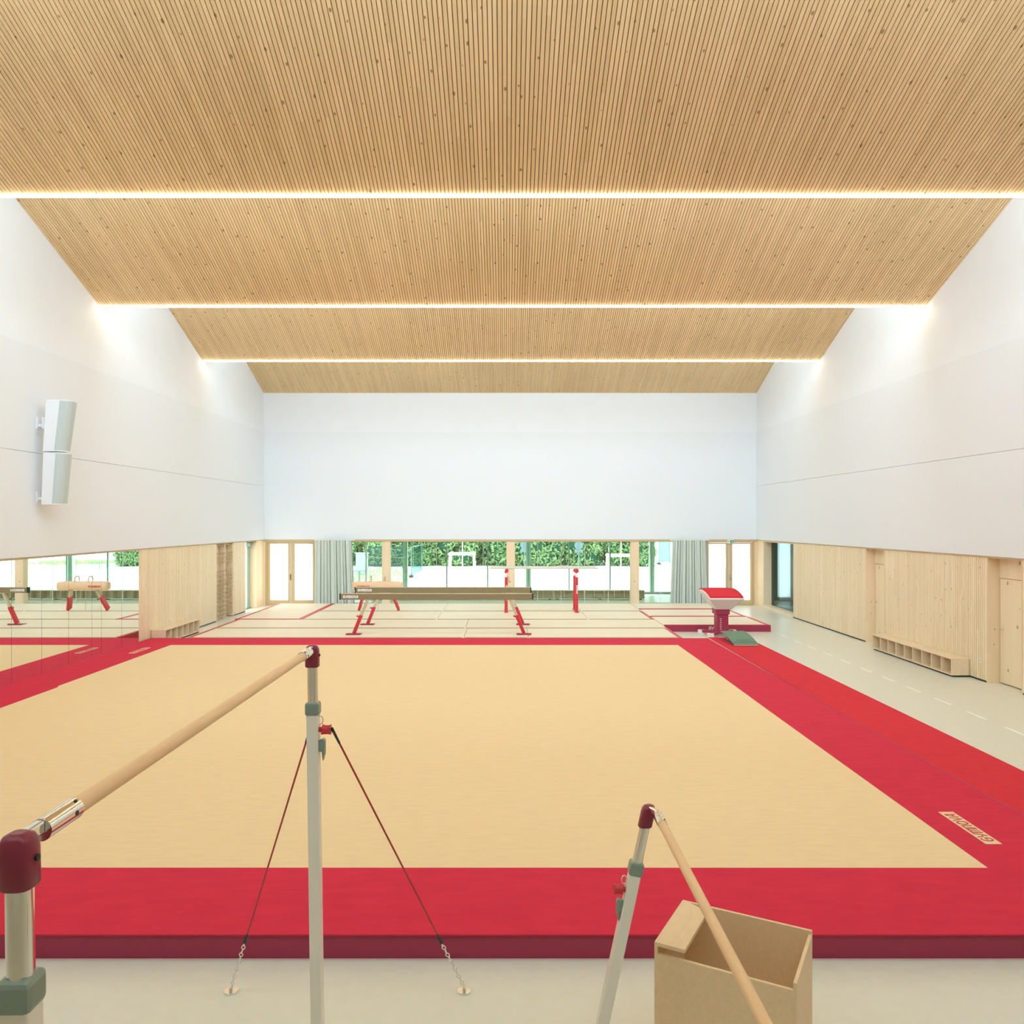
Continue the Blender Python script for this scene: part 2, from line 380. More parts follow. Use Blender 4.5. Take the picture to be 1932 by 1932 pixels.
# light lines
LB = {1: 'third from the camera, spanning wall to wall above the beams', 2: 'middle one with both bright ends on the white walls',
      3: 'nearest one in view, running out of the picture on both sides', 4: 'overhead above the uneven bars, nearest the camera of all', 5: 'overhead behind the camera'}
LB = {1: 'far slim linear ceiling light nearest the back wall', 2: 'middle linear ceiling light ending in bright spots on both side walls',
      3: 'thickest looking linear ceiling light crossing the whole picture at the top', 4: 'linear ceiling light overhead above the uneven bars'}
for k in (1, 2, 3, 4):
    y0 = EDGES[k]
    t = thing('linear_ceiling_light', LB[k], 'light', (0.145, y0, ZLOW - 0.012), 0, 'linear ceiling lights')
    obj('diffuser', MB().box((XL + 0.01, y0 - 0.004, ZLOW - 0.026), (XR - 0.01, y0 + 0.034, ZLOW - 0.004)), 'led', t, world=True)
    obj('profile', MB().box((XL + 0.01, y0 + 0.003, ZLOW - 0.004), (XR - 0.01, y0 + 0.06, ZLOW + 0.02)), 'whitesteel', t, world=True)

# timber lower walls ---------------------------------------------------------
def slats_x(b, x, sgn, y0, y1, z0=0.035, z1=ZW - 0.035, pitch=0.066, gap=0.014):
    """slatted panel in the plane x, body behind it"""
    b.box((x + sgn * 0.022, y0 + .002, z0), (x + sgn * 0.10, y1 - .002, z1), 1)
    k0 = math.floor(y0 / pitch)
    for k in range(k0, int(y1 / pitch) + 2):
        a, c = max(y0, k * pitch), min(y1, (k + 1) * pitch - gap)
        if c > a + 0.002: b.box((x, a, z0), (x + sgn * 0.024, c, z1), 0)
def plain_x(b, x, sgn, y0, y1, z0=0.035, z1=ZW - 0.035, mi=2, d=0.10): b.box((x, y0, z0), (x + sgn * d, y1, z1), mi)

b = MB()
slats_x(b, XL, -1, 19.15, 24.359); slats_x(b, XL, -1, 25.941, 27.10)
plain_x(b, XL, -1, 28.30, YB, 0, mi=3, d=0.4); plain_x(b, XL, -1, YF, 9.4)
plain_x(b, XL - 0.05, -1, 9.4, 19.15, 0)
b.box((XL - .26, 24.30, 0), (XL - .20, 26.0, ZW), 2); b.box((XL - .20, 24.37, ZW - .03), (XL - .055, 25.93, ZW - .001), 3)
b.box((XL - .20, 24.36, 0), (XL - .005, 24.40, ZW - .03), 3); b.box((XL - .20, 25.90, 0), (XL - .005, 25.94, ZW - .03), 3)
b.box((XL - .5, 27.06, 0), (XL - .101, 27.10, ZW), 2)
struct('wall_left', b, ['wallwood', 'wallfelt', 'clt', 'cltj'])
b = MB()
slats_x(b, XR, 1, 20.291, 25.408); slats_x(b, XR, 1, 15.181, 19.269); slats_x(b, XR, 1, 5.0, 14.119)
plain_x(b, XR, 1, 28.40, YB, 0, mi=3, d=0.4); plain_x(b, XR, 1, YF, 5.0)
for (ya, yb_) in ((19.30, 20.26), (14.15, 15.15)):
    b.box((XR, yb_, 0), (XR + .30, yb_ + 0.03, ZW - .03), 3); b.box((XR, ya - 0.03, 0), (XR + .30, ya, ZW - .03), 3)
    b.box((XR + .23, ya, 2.02), (XR + .299, yb_, ZW - .031), 2); b.box((XR + .30, ya - .1, 0), (XR + .36, yb_ + .1, ZW), 2); b.box((XR + .02, ya - .02, ZW - .03), (XR + .30, yb_ + .02, ZW - .001), 3)
b.box((XR + .1, 25.41, 0), (XR + .5, 25.45, ZW), 2)
struct('wall_right', b, ['wallwood', 'wallfelt', 'clt', 'cltj'])
# shadow gap + thin head trims under the white walls, dark skirting
struct('trim_6', MB().box((XL - .05, YF, ZW - 0.035), (XL + 0.012, YB, ZW - 0.002)), 'frame')
struct('trim_7', MB().box((XR - .012, YF, ZW - 0.035), (XR + .05, YB, ZW - 0.002)), 'frame')
struct('trim_8', MB().box((XL + .012, YB - 0.02, ZW - 0.075), (XR - .012, YB + 0.25, ZW - 0.002)), 'frame')
b = MB(); b.box((XL - .06, 19.15, 0), (XL - .012, 24.4, .035)); b.box((XL - .06, 25.9, 0), (XL - .012, 27.1, .035)); struct('baseboard_left', b, 'kick')
b = MB()
for ya, yb_ in ((20.29, 25.45), (15.18, 19.27), (5, 14.12)): b.box((XR + .012, ya, 0), (XR + .06, yb_, .035))
struct('baseboard_right', b, 'kick')

# mirrors on the left wall
joints = [9.6, 10.5, 11.4, 12.35, 13.28, 14.2, 15.12, 16.05, 16.95, 17.35, 18.27, 19.12]
names = {14.2: 'tall wall mirror panel at the left picture edge',
         15.12: 'tall wall mirror panel reflecting the dark balance beam end', 16.05: 'tall wall mirror panel reflecting most of the pommel horse',
         16.95: 'narrow tall wall mirror panel between two close joints', 17.35: 'tall wall mirror panel second from the slatted wood wall',
         18.27: 'tall wall mirror panel touching the slatted wood wall'}
for a, c in zip(joints[:-1], joints[1:]):
    if a < 13.0: continue
    t = thing('wall_mirror', names.get(a, 'tall wall mirror panel cut off by the left picture edge'), 'mirror', (XL - 0.02, (a + c) / 2, 0.0), 0, 'mirror panels along the left wall')
    obj('mirror_glass', MB().box((XL + .03, a + 0.004, 0.02), (XL + 0.05, c - 0.004, ZW - 0.04)), 'mirror', t, world=True)
    obj('backing', MB().box((XL - .045, a, 0.0), (XL + 0.028, c, ZW - 0.036)), 'frame', t, world=True)
struct('trim_9', MB().box((XL - .045, 9.5, 0), (XL + .028, 13.2, ZW - .036)), 'clt')

# alcove doors in the right wall
for i, (ya, yb_) in enumerate(((19.30, 20.26), (14.15, 15.15))):
    r = sroot('door_%d' % (i + 3), (XR + .24, (ya + yb_) / 2, 0))
    obj('leaf', MB().box((XR + .235, ya + .01, 0.02), (XR + .28, yb_ - .012, 2.01)), 'clt', r, world=True)
    hb = MB().tube((XR + .235, yb_ - .09, 1.05), (XR + .18, yb_ - .09, 1.05), .009).tube((XR + .18, yb_ - .09, 1.05), (XR + .18, yb_ - .22, 1.05), .009)
    obj('handle', hb, 'chrome', r, world=True)

# frosted double doors in the back wall
def ddoor(n, x0, x1, g, handle_x, hs):
    r = sroot('door_%d' % n, ((x0 + x1) / 2, YB, 0))
    Y0 = YB
    b = MB(); b.box((x0, Y0, 0), (x0 + .07, Y0 + .14, ZW - .075)); b.box((x1 - .07, Y0, 0), (x1, Y0 + .14, ZW - .075)); b.box((x0 + .07, Y0, 2.33), (x1 - .07, Y0 + .14, ZW - .075))
    b.box((x0 + .07, Y0, 0), (x1 - .07, Y0 + .14, .05))
    obj('frame', b, 'frame', r, world=True, bevel=.004)
    mid = (g[1] + g[2]) / 2
    for (ga, gb, la, lb) in ((g[0], g[1], x0 + .075, mid - .006), (g[2], g[3], mid + .006, x1 - .075)):
        b = MB(); yy0, yy1 = Y0 + .02, Y0 + .085
        b.box((la, yy0, .055), (ga, yy1, 2.325)); b.box((gb, yy0, .055), (lb, yy1, 2.325)); b.box((ga, yy0, .055), (gb, yy1, .20)); b.box((ga, yy0, 2.28), (gb, yy1, 2.325))
        lf = obj('leaf', b, 'frame', r, world=True, bevel=.004)
        obj('frosted_pane', MB().box((ga, Y0 + .045, .20), (gb, Y0 + .058, 2.28)), 'frost', lf, world=False).location = -Vector(r.location)
    hb = MB(); hb.box((handle_x - .02, Y0 + .005, .93), (handle_x + .02, Y0 + .019, 1.15)); hb.tube((handle_x, Y0 + .019, 1.06), (handle_x, Y0 - .04, 1.06), .009); hb.tube((handle_x, Y0 - .04, 1.06), (handle_x + hs * .13, Y0 - .04, 1.06), .009)
    obj('handle', hb, 'chrome', r, world=True)
    obj('seal_strip', MB().box((mid - .018, Y0 + .005, .06), (mid + .0, Y0 + .018, 2.32)), 'joint', r, world=True)
ddoor(1, px(500, YB), px(594, YB), [px(v, YB) for v in (509, 543, 555.5, 590)], px(548, YB), -1)
ddoor(2, px(1333.5, YB), px(1424.5, YB), [px(v, YB) for v in (1337, 1370, 1382, 1416)], px(1378, YB), 1)
struct('trim_10', MB().box((XL, YB, 0), (px(500, YB), YB + .2, ZW)).box((px(1424.5, YB), YB, 0), (XR, YB + .2, ZW)), 'cltj')

# timber columns between the glazing
for i, (a, c, lab) in enumerate(((720.5, 735.5, 'light wood column left of the glazing, behind the beam legs'), (955.5, 971.5, 'light wood column in the middle of the glazed front'), (1190.5, 1206, 'light wood column on the right, left of the grey curtain'))):
    t = thing('wooden_column', lab, 'column', (px((a + c) / 2, YB), YB + .15, 0), 0, 'wooden columns along the glazed front')
    obj('shaft', MB().box((px(a, YB), YB, 0), (px(c, YB), YB + .30, ZW - .075)), 'cltx', t, world=True, bevel=.004)

# interior glass screen
YG = YB + .38
r = sroot('window_1', (0, YG, 0))
xa, xb = px(594, YB), px(1333.5, YB)
obj('glass_pane', MB().box((xa, YG, .07), (xb, YG + .012, ZW - .07)), 'glass', r, world=True)
b = MB().box((xa, YG - .03, 0), (xb, YG + .05, .07)).box((xa, YG - .03, ZW - .1), (xb, YG + .05, ZW)); obj('rail', b, 'frame', r, world=True)
b = MB()
for p in (690, 779.6, 823.6, 867.6, 911.6, 1014.5, 1058.6, 1103.5, 1147.5, 1246): b.box((px(p, YG) - .006, YG - .004, .07), (px(p, YG) + .006, YG + .016, ZW - .1))
obj('glazing_joint', b, 'joint', r, world=True)
# corridor beyond
struct('ceiling', MB().box((-7.2, YB + .3, ZW + .02), (7.2, 34.0, ZW + .3)), 'plaster')
struct('wall_left', MB().box((-7.3, YB + .3, 0), (-7.12, 33.9, ZW + .02)), 'clt')
struct('wall_right', MB().box((7.12, YB + .3, 0), (7.3, 33.9, ZW + .02)), 'clt')
YO = 33.7
r = sroot('window_2', (0, YO, 0))
obj('glass_pane', MB().box((-7.12, YO, .1), (7.12, YO + .015, ZW - .03)), 'glass', r, world=True)
b = MB().box((-7.12, YO - .04, 0), (7.12, YO + .06, .10)).box((-7.12, YO - .04, ZW - .03), (7.12, YO + .06, ZW + .02)); obj('rail', b, 'mullion', r, world=True)
for p in (690.7, 767, 843, 920, 997, 1073.5, 1151, 1228):
    X = px(p, YO); obj('mullion', MB().box((X - .025, YO - .05, .10), (X + .025, YO + .06, ZW - .03)), 'mullion', r, world=True)
for zrow, pa, pb in ((pz(1051.5, YO), 691, 764), (pz(1051.5, YO), 1207, 1224), (pz(1084, YO), 1224, 1234)):
    b = MB(); x = px(pa, YO)
    while x < px(pb, YO):
        b.box((x, YO - .004, zrow - .02), (x + .018, YO - .001, zrow + .02)); x += .05
    obj('safety_marking', b, 'white', r, world=True)
for k, (p, lab) in enumerate(((764.8, 'grey-green post outside the glazed front, right of the left wood column'), (996.8, 'grey-green post outside the glazed front, right of the middle wood column'), (1229.3, 'grey-green post outside the glazed front, beside the right wood column'))):
    X = px(p, 34.0)
    tag(obj('steel_post', MB().box((X - .105, 33.9, -.15), (X + .105, 34.1, 2.8)), 'greenpost'), lab, 'post', 'posts outside the glazed front')

# recessed openings at both ends of the side walls
r = sroot('window_3', (XR + .28, 27, 0))
b = MB().box((XR + .02, 25.45, 0), (XR + .36, 28.4, .10)).box((XR + .02, 25.45, ZW - .07), (XR + .36, 28.4, ZW)).box((XR, 28.34, .1), (XR + .36, 28.4, ZW - .07))
obj('frame', b, 'clt', r, world=True)
obj('glass_pane', MB().box((XR + .285, 25.45, .10), (XR + .295, 28.4, ZW - .07)), 'greenglass', r, world=True)
struct('wall_right', MB().box((XR + .4, 24.9, 0), (XR + 3.0, 25.0, 2.6)).box((XR + 2.95, 25, 0), (XR + 3.05, 31, 2.6)).box((XR + .0, 29.4, 0), (XR + .1, 31, 2.6)), 'plaster')
struct('ceiling', MB().box((XR + .36, 24.9, ZW + .1), (XR + 3.05, 31.1, 2.7)).box((XR, 29.4, ZW + .1), (XR + .36, 31.1, 2.7)), 'plaster')
r = sroot('door_5', (10.9, 31, 0))
b = MB(); b.box((XR, 31, 0), (px(1467, 31), 31.1, 2.6)).box((px(1492, 31), 31, 0), (XR + 3.05, 31.1, 2.6)).box((px(1467, 31), 31, 0), (px(1492, 31), 31.1, .12)).box((px(1467, 31), 31, 2.4), (px(1492, 31), 31.1, 2.6))
obj('frame', b, 'mullion', r, world=True)
obj('frosted_pane', MB().box((px(1467, 31), 31.03, .12), (px(1492, 31), 31.05, 2.4)), 'frost', r, world=True)
r = sroot('window_4', (XL - .26, 27.7, 0))
b = MB().box((XL - .42, 27.10, 0), (XL - .2, 28.3, .04)).box((XL - .42, 27.1, ZW - .06), (XL - .02, 28.3, ZW)); obj('frame', b, 'mullion', r, world=True)
obj('frosted_pane', MB().box((XL - .30, 27.10, .04), (XL - .28, 28.0, ZW - .06)), 'frost', r, world=True)
obj('stile', MB().box((XL - .34, 28.0, .04), (XL - .24, 28.3, ZW - .06)), 'greenpost', r, world=True)
tag(obj('door_closer', MB().box((XL - .26, 27.95, 2.22), (XL - .12, 28.2, 2.34)), 'greymetal'), 'small grey metal box high in the left corner recess', 'box')

# ------------------------------------------------------------------ sprung exercise floor
ZM = 0.18
t = thing('exercise_floor', 'huge beige square exercise floor with a wide red border', 'gymnastics floor', (-1.9, 12.7, 0))
b = MB()
ol = [(-8.88, 5.60), (-8.88, 19.80), (5.03, 19.76), (5.05, 15.0), (5.10, 10.0), (5.13, 5.60)]
b.prism([(p[0], p[1]) for p in ol], 0.0, ZM - 0.01, axis='z')
obj('base', b, 'wine', t, world=True)
inn = [(-7.93, 6.66), (4.06, 6.655), (4.055, 12), (4.07, 16), (4.06, 18.66), (-7.93, 18.66), (-7.95, 14.0), (-7.90, 13.9), (-7.94, 10)]
obj('beige_carpet', MB().prism(inn, ZM - .009, ZM + .001, axis='z'), 'beige', t, world=True)
b = MB(); b.prism([(-8.90, 5.58), (5.135, 5.58), (5.13, 6.655), (-8.90, 6.66)], ZM - .01, ZM, axis='z')
b.prism([(-8.90, 18.66), (5.04, 18.66), (5.03, 19.76), (-8.89, 19.80)], ZM - .01, ZM, axis='z')
b.prism([(-8.90, 6.66), (-7.93, 6.66), (-7.94, 10), (-7.90, 13.9), (-7.95, 14.0), (-7.93, 18.66), (-8.90, 18.66)], ZM - .01, ZM, axis='z')
b.prism([(4.06, 6.655), (5.13, 6.655), (5.10, 10), (5.05, 15), (5.04, 18.66), (4.06, 18.66), (4.07, 16), (4.055, 12)], ZM - .01, ZM, axis='z')
obj('red_border', b, 'red', t, world=True)
eb = MB()  # dark strips standing for the shaded gap along the floor's right edge
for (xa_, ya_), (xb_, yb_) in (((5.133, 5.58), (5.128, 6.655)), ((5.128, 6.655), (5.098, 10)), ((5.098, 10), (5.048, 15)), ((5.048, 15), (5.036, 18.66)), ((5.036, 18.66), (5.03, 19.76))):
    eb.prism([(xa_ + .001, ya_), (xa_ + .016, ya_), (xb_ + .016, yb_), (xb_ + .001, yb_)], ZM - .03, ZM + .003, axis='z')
obj('gap_shade_strip', eb, 'wine', t, world=True)
obj('gap_shade_strip', MB().prism([(-8.916, 5.58), (-8.902, 5.58), (-8.90, 12.0), (-8.892, 19.80), (-8.906, 19.80), (-8.914, 12.0)], ZM - .03, ZM + .003, axis='z'), 'wine', t, world=True)  # same added strip for the dark gap on the mirror side
for (x0, x1, y0, y1, O, U, V) in ((4.34, 4.49, 7.14, 7.93, (4.463, 7.205, ZM + .003), (0, 1, 0), (-1, 0, 0)), (-8.37, -8.23, 17.48, 18.27, (-8.345, 18.20, ZM + .003), (0, -1, 0), (1, 0, 0))):
    pt = obj('maker_patch', MB().box((x0, y0, ZM), (x1, y1, ZM + .003)), 'beigepatch', t, world=True)
    lw = MB(); word(lw, 'GYMNOVA', O, U, V, 0.098, 0.66, th=.15)
    o = obj('lettering', lw, 'redletter', pt); o.location = -Vector(t.location)

# run-up strip
t = thing('vault_runway', 'long narrow bright red vault runway beside the exercise floor', 'runway', (5.87, 12.5, 0))
obj('carpet_strip', MB().box((5.37, 3.6, .0), (6.37, 20.95, .028)), 'redrun', t, world=True)
obj('white_edging', MB().box((5.335, 3.6, .0), (5.369, 20.95, .010)), 'white', t, world=True)

# landing mats around the apparatus
def lmat(label, x0, x1, y0, y1, z=ZM, red='', zb=0.0, group='cream landing mats at the far end', front=None):
    t = thing('landing_mat', label, 'gym mat', ((x0 + x1) / 2, (y0 + y1) / 2, 0), 0, group)
    g = .012; h = z - random.uniform(0, .004)
    obj('cover', MB().box((x0 + .004, y0 + g, zb), (x1 - .004, y1 - g, h)), 'mat', t, world=True, bevel=.018)
    wd = .10
    if 'f' not in red: obj('seam_shade_strip', MB().box((x0 + .03, y0 + .016, h - .004), (x1 - .03, y0 + .036, h + .013)), 'seamshade', t, world=True)  # raised tan strip added to show the shading at the mat's front edge
    segs = {'l': (x0 - .004, y0, x0 + wd, y1), 'r': (x1 - wd, y0, x1 + .004, y1), 'f': (x0, y0 + .004, x1, y0 + wd * .9), 'R': (x1 - .15, y0, x1 + .004, y1), 'L': (x0 - .06, y0, x0 + .16, y1)}
    for c in red:
        a = segs[c]; obj('red_edging', MB().box((a[0], a[1], zb), (a[2], a[3], h + (.014 if c == 'f' else .003))), 'redvinyl', t, world=True, bevel=.01)
    return t
y1, y2, y3, y4, y5 = 19.80, 21.62, 23.56, 25.72, 28.15
lmat('long cream mat directly behind the red border, by the left beam foot', -8.02, -1.07, y1, y2, red='l')
lmat('short cream mat in the first row, left of the right beam foot', -1.07, .56, y1, y2)
lmat('cream mat in the first row, right of the beams', .56, 4.43, y1, y2, red='r')
lmat('long cream mat in the second row under the back beam', -8.02, -1.12, y2, y3, red='l')
lmat('cream mat in the second row, right half behind the beam foot', -1.12, 4.43, y2, y3)
lmat('cream mat with red side stripes in front of the left glass doors', -8.10, -6.1, y3, y5, red='lRf')
lmat('cream mat between the red striped mat and the pommel horse, front row', -6.1, -2.08, y3, y4)
lmat('cream mat in front of the parallel bars', -2.08, 2.45, y3, y4)
lmat('cream mat in the third row reaching the vault mats', 2.45, 4.43, y3, y4, red='r')
lmat('cream mat under the pommel horse by the left curtain', -6.1, -2.08, y4, y5)
lmat('cream mat under the parallel bars along the glazing', -2.08, 2.45, y4, y5)
lmat('cream mat along the glazing right of the parallel bars', 2.45, 4.43, y4, y5)
g2 = 'red edged mats behind the vaulting table'
t = lmat('thick red edged mat nearest behind the vaulting table, dark red front', 4.45, 7.44, 22.2, 24.27, red='rf', group=g2)
obj('front_face', MB().box((4.45, 22.192, .004), (7.445, 22.202, ZM - .003)), 'wine', t, world=True)
ff = obj('lettering', word(MB(), 'GYMNOVA', (px(1337.5, 22.2), 22.190, .072), (1, 0, 0), (0, 0, 1), .075, .53, th=.2), 'white', t, world=True)
lmat('middle one of the red edged mats behind the vaulting table', 4.45, 7.40, 24.31, 26.3, red='rf', group=g2)
lmat('farthest of the red edged mats, against the right curtain', 4.45, 7.36, 26.34, 28.2, red='rf', group=g2)

# ------------------------------------------------------------------ balance beams
def beam(label, y, x0=-4.30, x1=0.70, ztop=1.245):
    t = thing('balance_beam', label, 'balance beam', ((x0 + x1) / 2, y, ZM), 0, 'balance beams')
    zb = ztop - .16
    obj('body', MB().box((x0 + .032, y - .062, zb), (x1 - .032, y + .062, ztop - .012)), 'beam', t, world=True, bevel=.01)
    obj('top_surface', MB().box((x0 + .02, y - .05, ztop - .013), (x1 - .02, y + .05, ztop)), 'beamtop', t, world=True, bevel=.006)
    for xx in (x0, x1 - .032): obj('end_cap', MB().box((xx, y - .064, zb - .002), (xx + .032, y + .064, ztop)), 'blackrub', t, world=True, bevel=.005)
    obj('lettering', word(MB(), 'GYMNOVA', (x0 + .10, y - .064, zb + .045), (1, 0, 0), (0, 0, 1), .062, .38, th=.24), 'white', t, world=True)
    for s in (-1, 1):
        xt = x0 + .72 if s < 0 else x1 - .60
        xf = xt + s * .36
        k = .46
        top = Vector((xt, y, zb)); foot = Vector((xf, y + .05, ZM + .03)); mid = top.lerp(foot, k)
        l = obj('leg', MB().bar(mid, foot, .085, .11, side=(0, 1, 0)), 'redsteel', t, world=True, bevel=.006)
        off = -Vector(t.location)
        a = obj('inner_tube', MB().bar(top, mid.lerp(foot, .05), .068, .09), 'tube', l, bevel=.005); a.location = off
        kp = mid.lerp(foot, .10); sg = -1
        a = obj('knob', MB().tube(kp + Vector((sg * .03, -.02, .0)), kp + Vector((sg * .10, -.03, .03)), .022), 'redsteel', l); a.location = off
        f = MB().box((xf - .19, y - .10, ZM), (xf + .19, y + .20, ZM + .012)).box((xf - .19, y - .10, ZM + .012), (xf + .19, y - .07, ZM + .04))
        obj('foot_plate', f, 'wine', t, world=True, bevel=.003)
        obj('saddle', MB().box((xt - .09, y - .058, zb - .02), (xt + .09, y + .058, zb)), 'tube', t, world=True)
    return t
beam('nearer brown balance beam on red legs, reaching further left', 20.4)
beam('farther brown balance beam, partly hidden behind the nearer one', 22.35, px(669.5, 22.35), px(1002.7, 22.35))

# ------------------------------------------------------------------ pommel horse
hx, hy = px(712.5, 25.5), 25.5
t = thing('pommel_horse', 'tan leather pommel horse with two handles behind the balance beams', 'pommel horse', (hx, hy, ZM))
zt = pz(1096.5, 25.4); L2 = .81
rings = []
for i, u in enumerate([-1, -.985, -.94, -.85, -.6, 0, .6, .85, .94, .985, 1]):
    e = 1 - max(0, abs(u) - .82) / .18
    wy = .175 * (.72 + .28 * math.sqrt(max(0, e))); hz = .14 * (.70 + .30 * math.sqrt(max(0, e)))
    ring = []
    for j in range(20):
        a = 2 * math.pi * j / 20; c, s_ = math.cos(a), math.sin(a)
        ring.append((hx + u * L2, hy + wy * math.copysign(abs(c) ** .45, c), zt - .15 + hz * math.copysign(abs(s_) ** .45, s_) - (0.02 * abs(u) ** 6 if s_ < 0 else 0)))
    rings.append(ring)
obj('body', MB().loft(rings), 'leather', t, world=True)
for sx in (-.22, .22):
    pp = [(hx + sx * 1.0, hy - .13, zt - .01), (hx + sx, hy - .135, zt + .09), (hx + sx, hy - .09, zt + .145), (hx + sx, hy + .09, zt + .145), (hx + sx, hy + .135, zt + .09), (hx + sx, hy + .13, zt - .01)]
    obj('pommel', MB().path(pp, .018), 'tube', t, world=True)
for s in (-1, 1):
    top = Vector((hx + s * .42, hy, zt - .28)); foot = Vector((hx + s * .64, hy + .3, ZM + .055)); mid = top.lerp(foot, .34)
    l = obj('leg', MB().bar(mid, foot, .075, .20), 'redsteel', t, world=True, bevel=.006)
    a = obj('inner_tube', MB().bar(top, mid.lerp(foot, .04), .06, .17), 'tube', l); a.location = -Vector(t.location)
obj('tension_chain', MB().tube((hx, hy + .1, zt - .29), (hx, hy + .1, ZM + .01), .010, n=6), 'chrome', t, world=True)
obj('lettering', word(MB(), 'GYMNOVA', (hx - .62, hy - .178, zt - .20), (1, 0, 0), (0, 0, 1), .06, .38, th=.22), 'redletter', t, world=True)

# ------------------------------------------------------------------ parallel bars
t = thing('parallel_bars', 'parallel bars with pale rails on red uprights in front of the glazing', 'parallel bars', (1.22, 25.8, ZM))
for yy in (25.45, 26.15):
    zr = pz(1071, 25.75)
    rings = []
    for X in (-.53, -.50, 2.93, 2.97):
        k = .6 if X in (-.53, 2.97) else 1
        rings.append([(X, yy + .022 * k * math.cos(a), zr + .028 * k * math.sin(a)) for a in [2 * math.pi * j / 12 for j in range(12)]])
    obj('rail', MB().loft(rings), 'rail', t, world=True)
    for X in (0.0, 2.27):
        zc = pz(1088, 25.7)
        u = obj('upright', MB().box((X - .05, yy - .05, ZM), (X + .05, yy + .05, zc)), 'redsteel', t, world=True, bevel=.006)
        off = -Vector(t.location)
        a = obj('inner_tube', MB().tube((X, yy, zc), (X, yy, zr - .13), .022).tube((X, yy, zc), (X, yy, zc + .05), .035), 'whitesteel', u); a.location = off
        a = obj('rail_clamp', MB().prism([(X - .06, zr - .16), (X + .02, zr - .16), (X + .08, zr - .11), (X + .06, zr - .03), (X - .02, zr - .03)], yy - .03, yy + .03), 'redsteel', u, bevel=.006); a.location = off
        a = obj('clamp_lever', MB().path([(X + .055, yy - .03, zc - .02), (X + .10, yy - .03, zc - .05), (X + .09, yy - .03, zc - .2)], .009, n=6), 'chrome', u); a.location = off
        if yy < 26:
            a = obj('lettering', word(MB(), 'GYMNOVA', (X + .018 + .015, yy - .053, .78), (0, 0, 1), (-1, 0, 0), .04, .27, th=.25), 'white', u); a.location = off
for X in (0.0, 2.27):
    obj('base_foot', MB().box((X - .06, 25.25, ZM), (X + .06, 26.35, ZM + .03)), 'redsteel', t, world=True, bevel=.01)
obj('base_beam', MB().box((.12, 25.86, ZM), (2.15, 25.96, ZM + .04)), 'mat', t, world=True)

# ------------------------------------------------------------------ vaulting table
vx0, vx1, vy0, vy1 = 5.39, 6.27, 20.85, 22.05
vxc = (vx0 + vx1) / 2
t = thing('vaulting_table', 'red and white vaulting table on a dark red column behind the springboard', 'vaulting table', (vxc, 21.45, 0))
def ztop(u): # u 0 front .. 1 back
    return 1.105 + .155 * math.sin(min(1, u * 1.25) * math.pi / 2) ** .8 - .03 * max(0, u - .8) / .2
NS = 14
rings = []
for i in range(NS + 1):
    u = i / NS; Y = vy0 + (vy1 - vy0) * u; z = ztop(u)
    ring = []
    for j in range(9):
        v = -1 + 2 * j / 8; ring.append((vxc + (vx1 - vx0) / 2 * v, Y, z + .018 - .018 * abs(v) ** 3))
    for j in range(9):
        v = 1 - 2 * j / 8; ring.append((vxc + (vx1 - vx0) / 2 * v, Y, z - .035))
    rings.append(ring)
obj('top_pad', MB().loft(rings), 'redrun', t, world=True)
def outline(e, bot):
    pts = []
    n = 10
    path = [(-1 + 2 * i / n, -1) for i in range(n)] + [(1, -1 + 2 * i / n) for i in range(n)] + [(1 - 2 * i / n, 1) for i in range(n)] + [(-1, 1 - 2 * i / n) for i in range(n)]
    for a, c in path:
        rr = 1.0
        X1, Y1, Z1 = vxc + a * (vx1 - vx0) / 2, 21.45 + c * .6, ztop((c + 1) / 2) - .03
        X2, Y2, Z2 = vxc + a * .20, 21.40 + c * .24, bot
        f = e ** 1.25
        bul = .03 * math.sin(min(1, e * 4) * math.pi) if e < .25 else 0
        pts.append((X1 + (X2 - X1) * f + a * bul, Y1 + (Y2 - Y1) * f + c * bul, Z1 + (Z2 - Z1) * e))
    return pts
obj('skirt', MB().loft([outline(e, .745) for e in (0, .06, .14, .22, .3, .45, .6, .75, .88, .96, 1)]), 'vaultwhite', t, world=True)
cl = obj('column', MB().box((vxc - .155, 21.24, .07), (vxc + .155, 21.56, .66)), 'wine', t, world=True, bevel=.012)
a = obj('column_sleeve', MB().box((vxc - .20, 21.20, .60), (vxc + .18, 21.60, .90)), 'wine', cl, bevel=.012); a.location = -Vector(t.location)
for i in range(6): obj('scale_mark', MB().box((vxc - .075, 21.236, .20 + i * .055), (vxc - .035, 21.239, .214 + i * .055)), 'white', t, world=True)
obj('lettering', word(MB(), 'GYMNOVA', (vxc - .19, 21.198, .76), (1, 0, 0), (0, 0, 1), .022, .12, th=.25), 'white', t, world=True)
for sx, sy in ((-1, -1), (1, -1), (-1, 1), (1, 1)):
    p0 = Vector((vxc + sx * .10, 21.4 + sy * .10, .10)); p1 = Vector((vxc + sx * (.44 if sy > 0 else .36), 21.4 + sy * (.42 if sy > 0 else .28), .075))
    l = obj('base_leg', MB().bar(p0, p1, .09, .07, side=(0, 0, 1)), 'wine', t, world=True, bevel=.006)
    a = obj('foot', MB().box((p1.x - .08, p1.y - .07, 0), (p1.x + .08, p1.y + .07, .11)), 'vaultwhite', l, bevel=.01); a.location = -Vector(t.location)

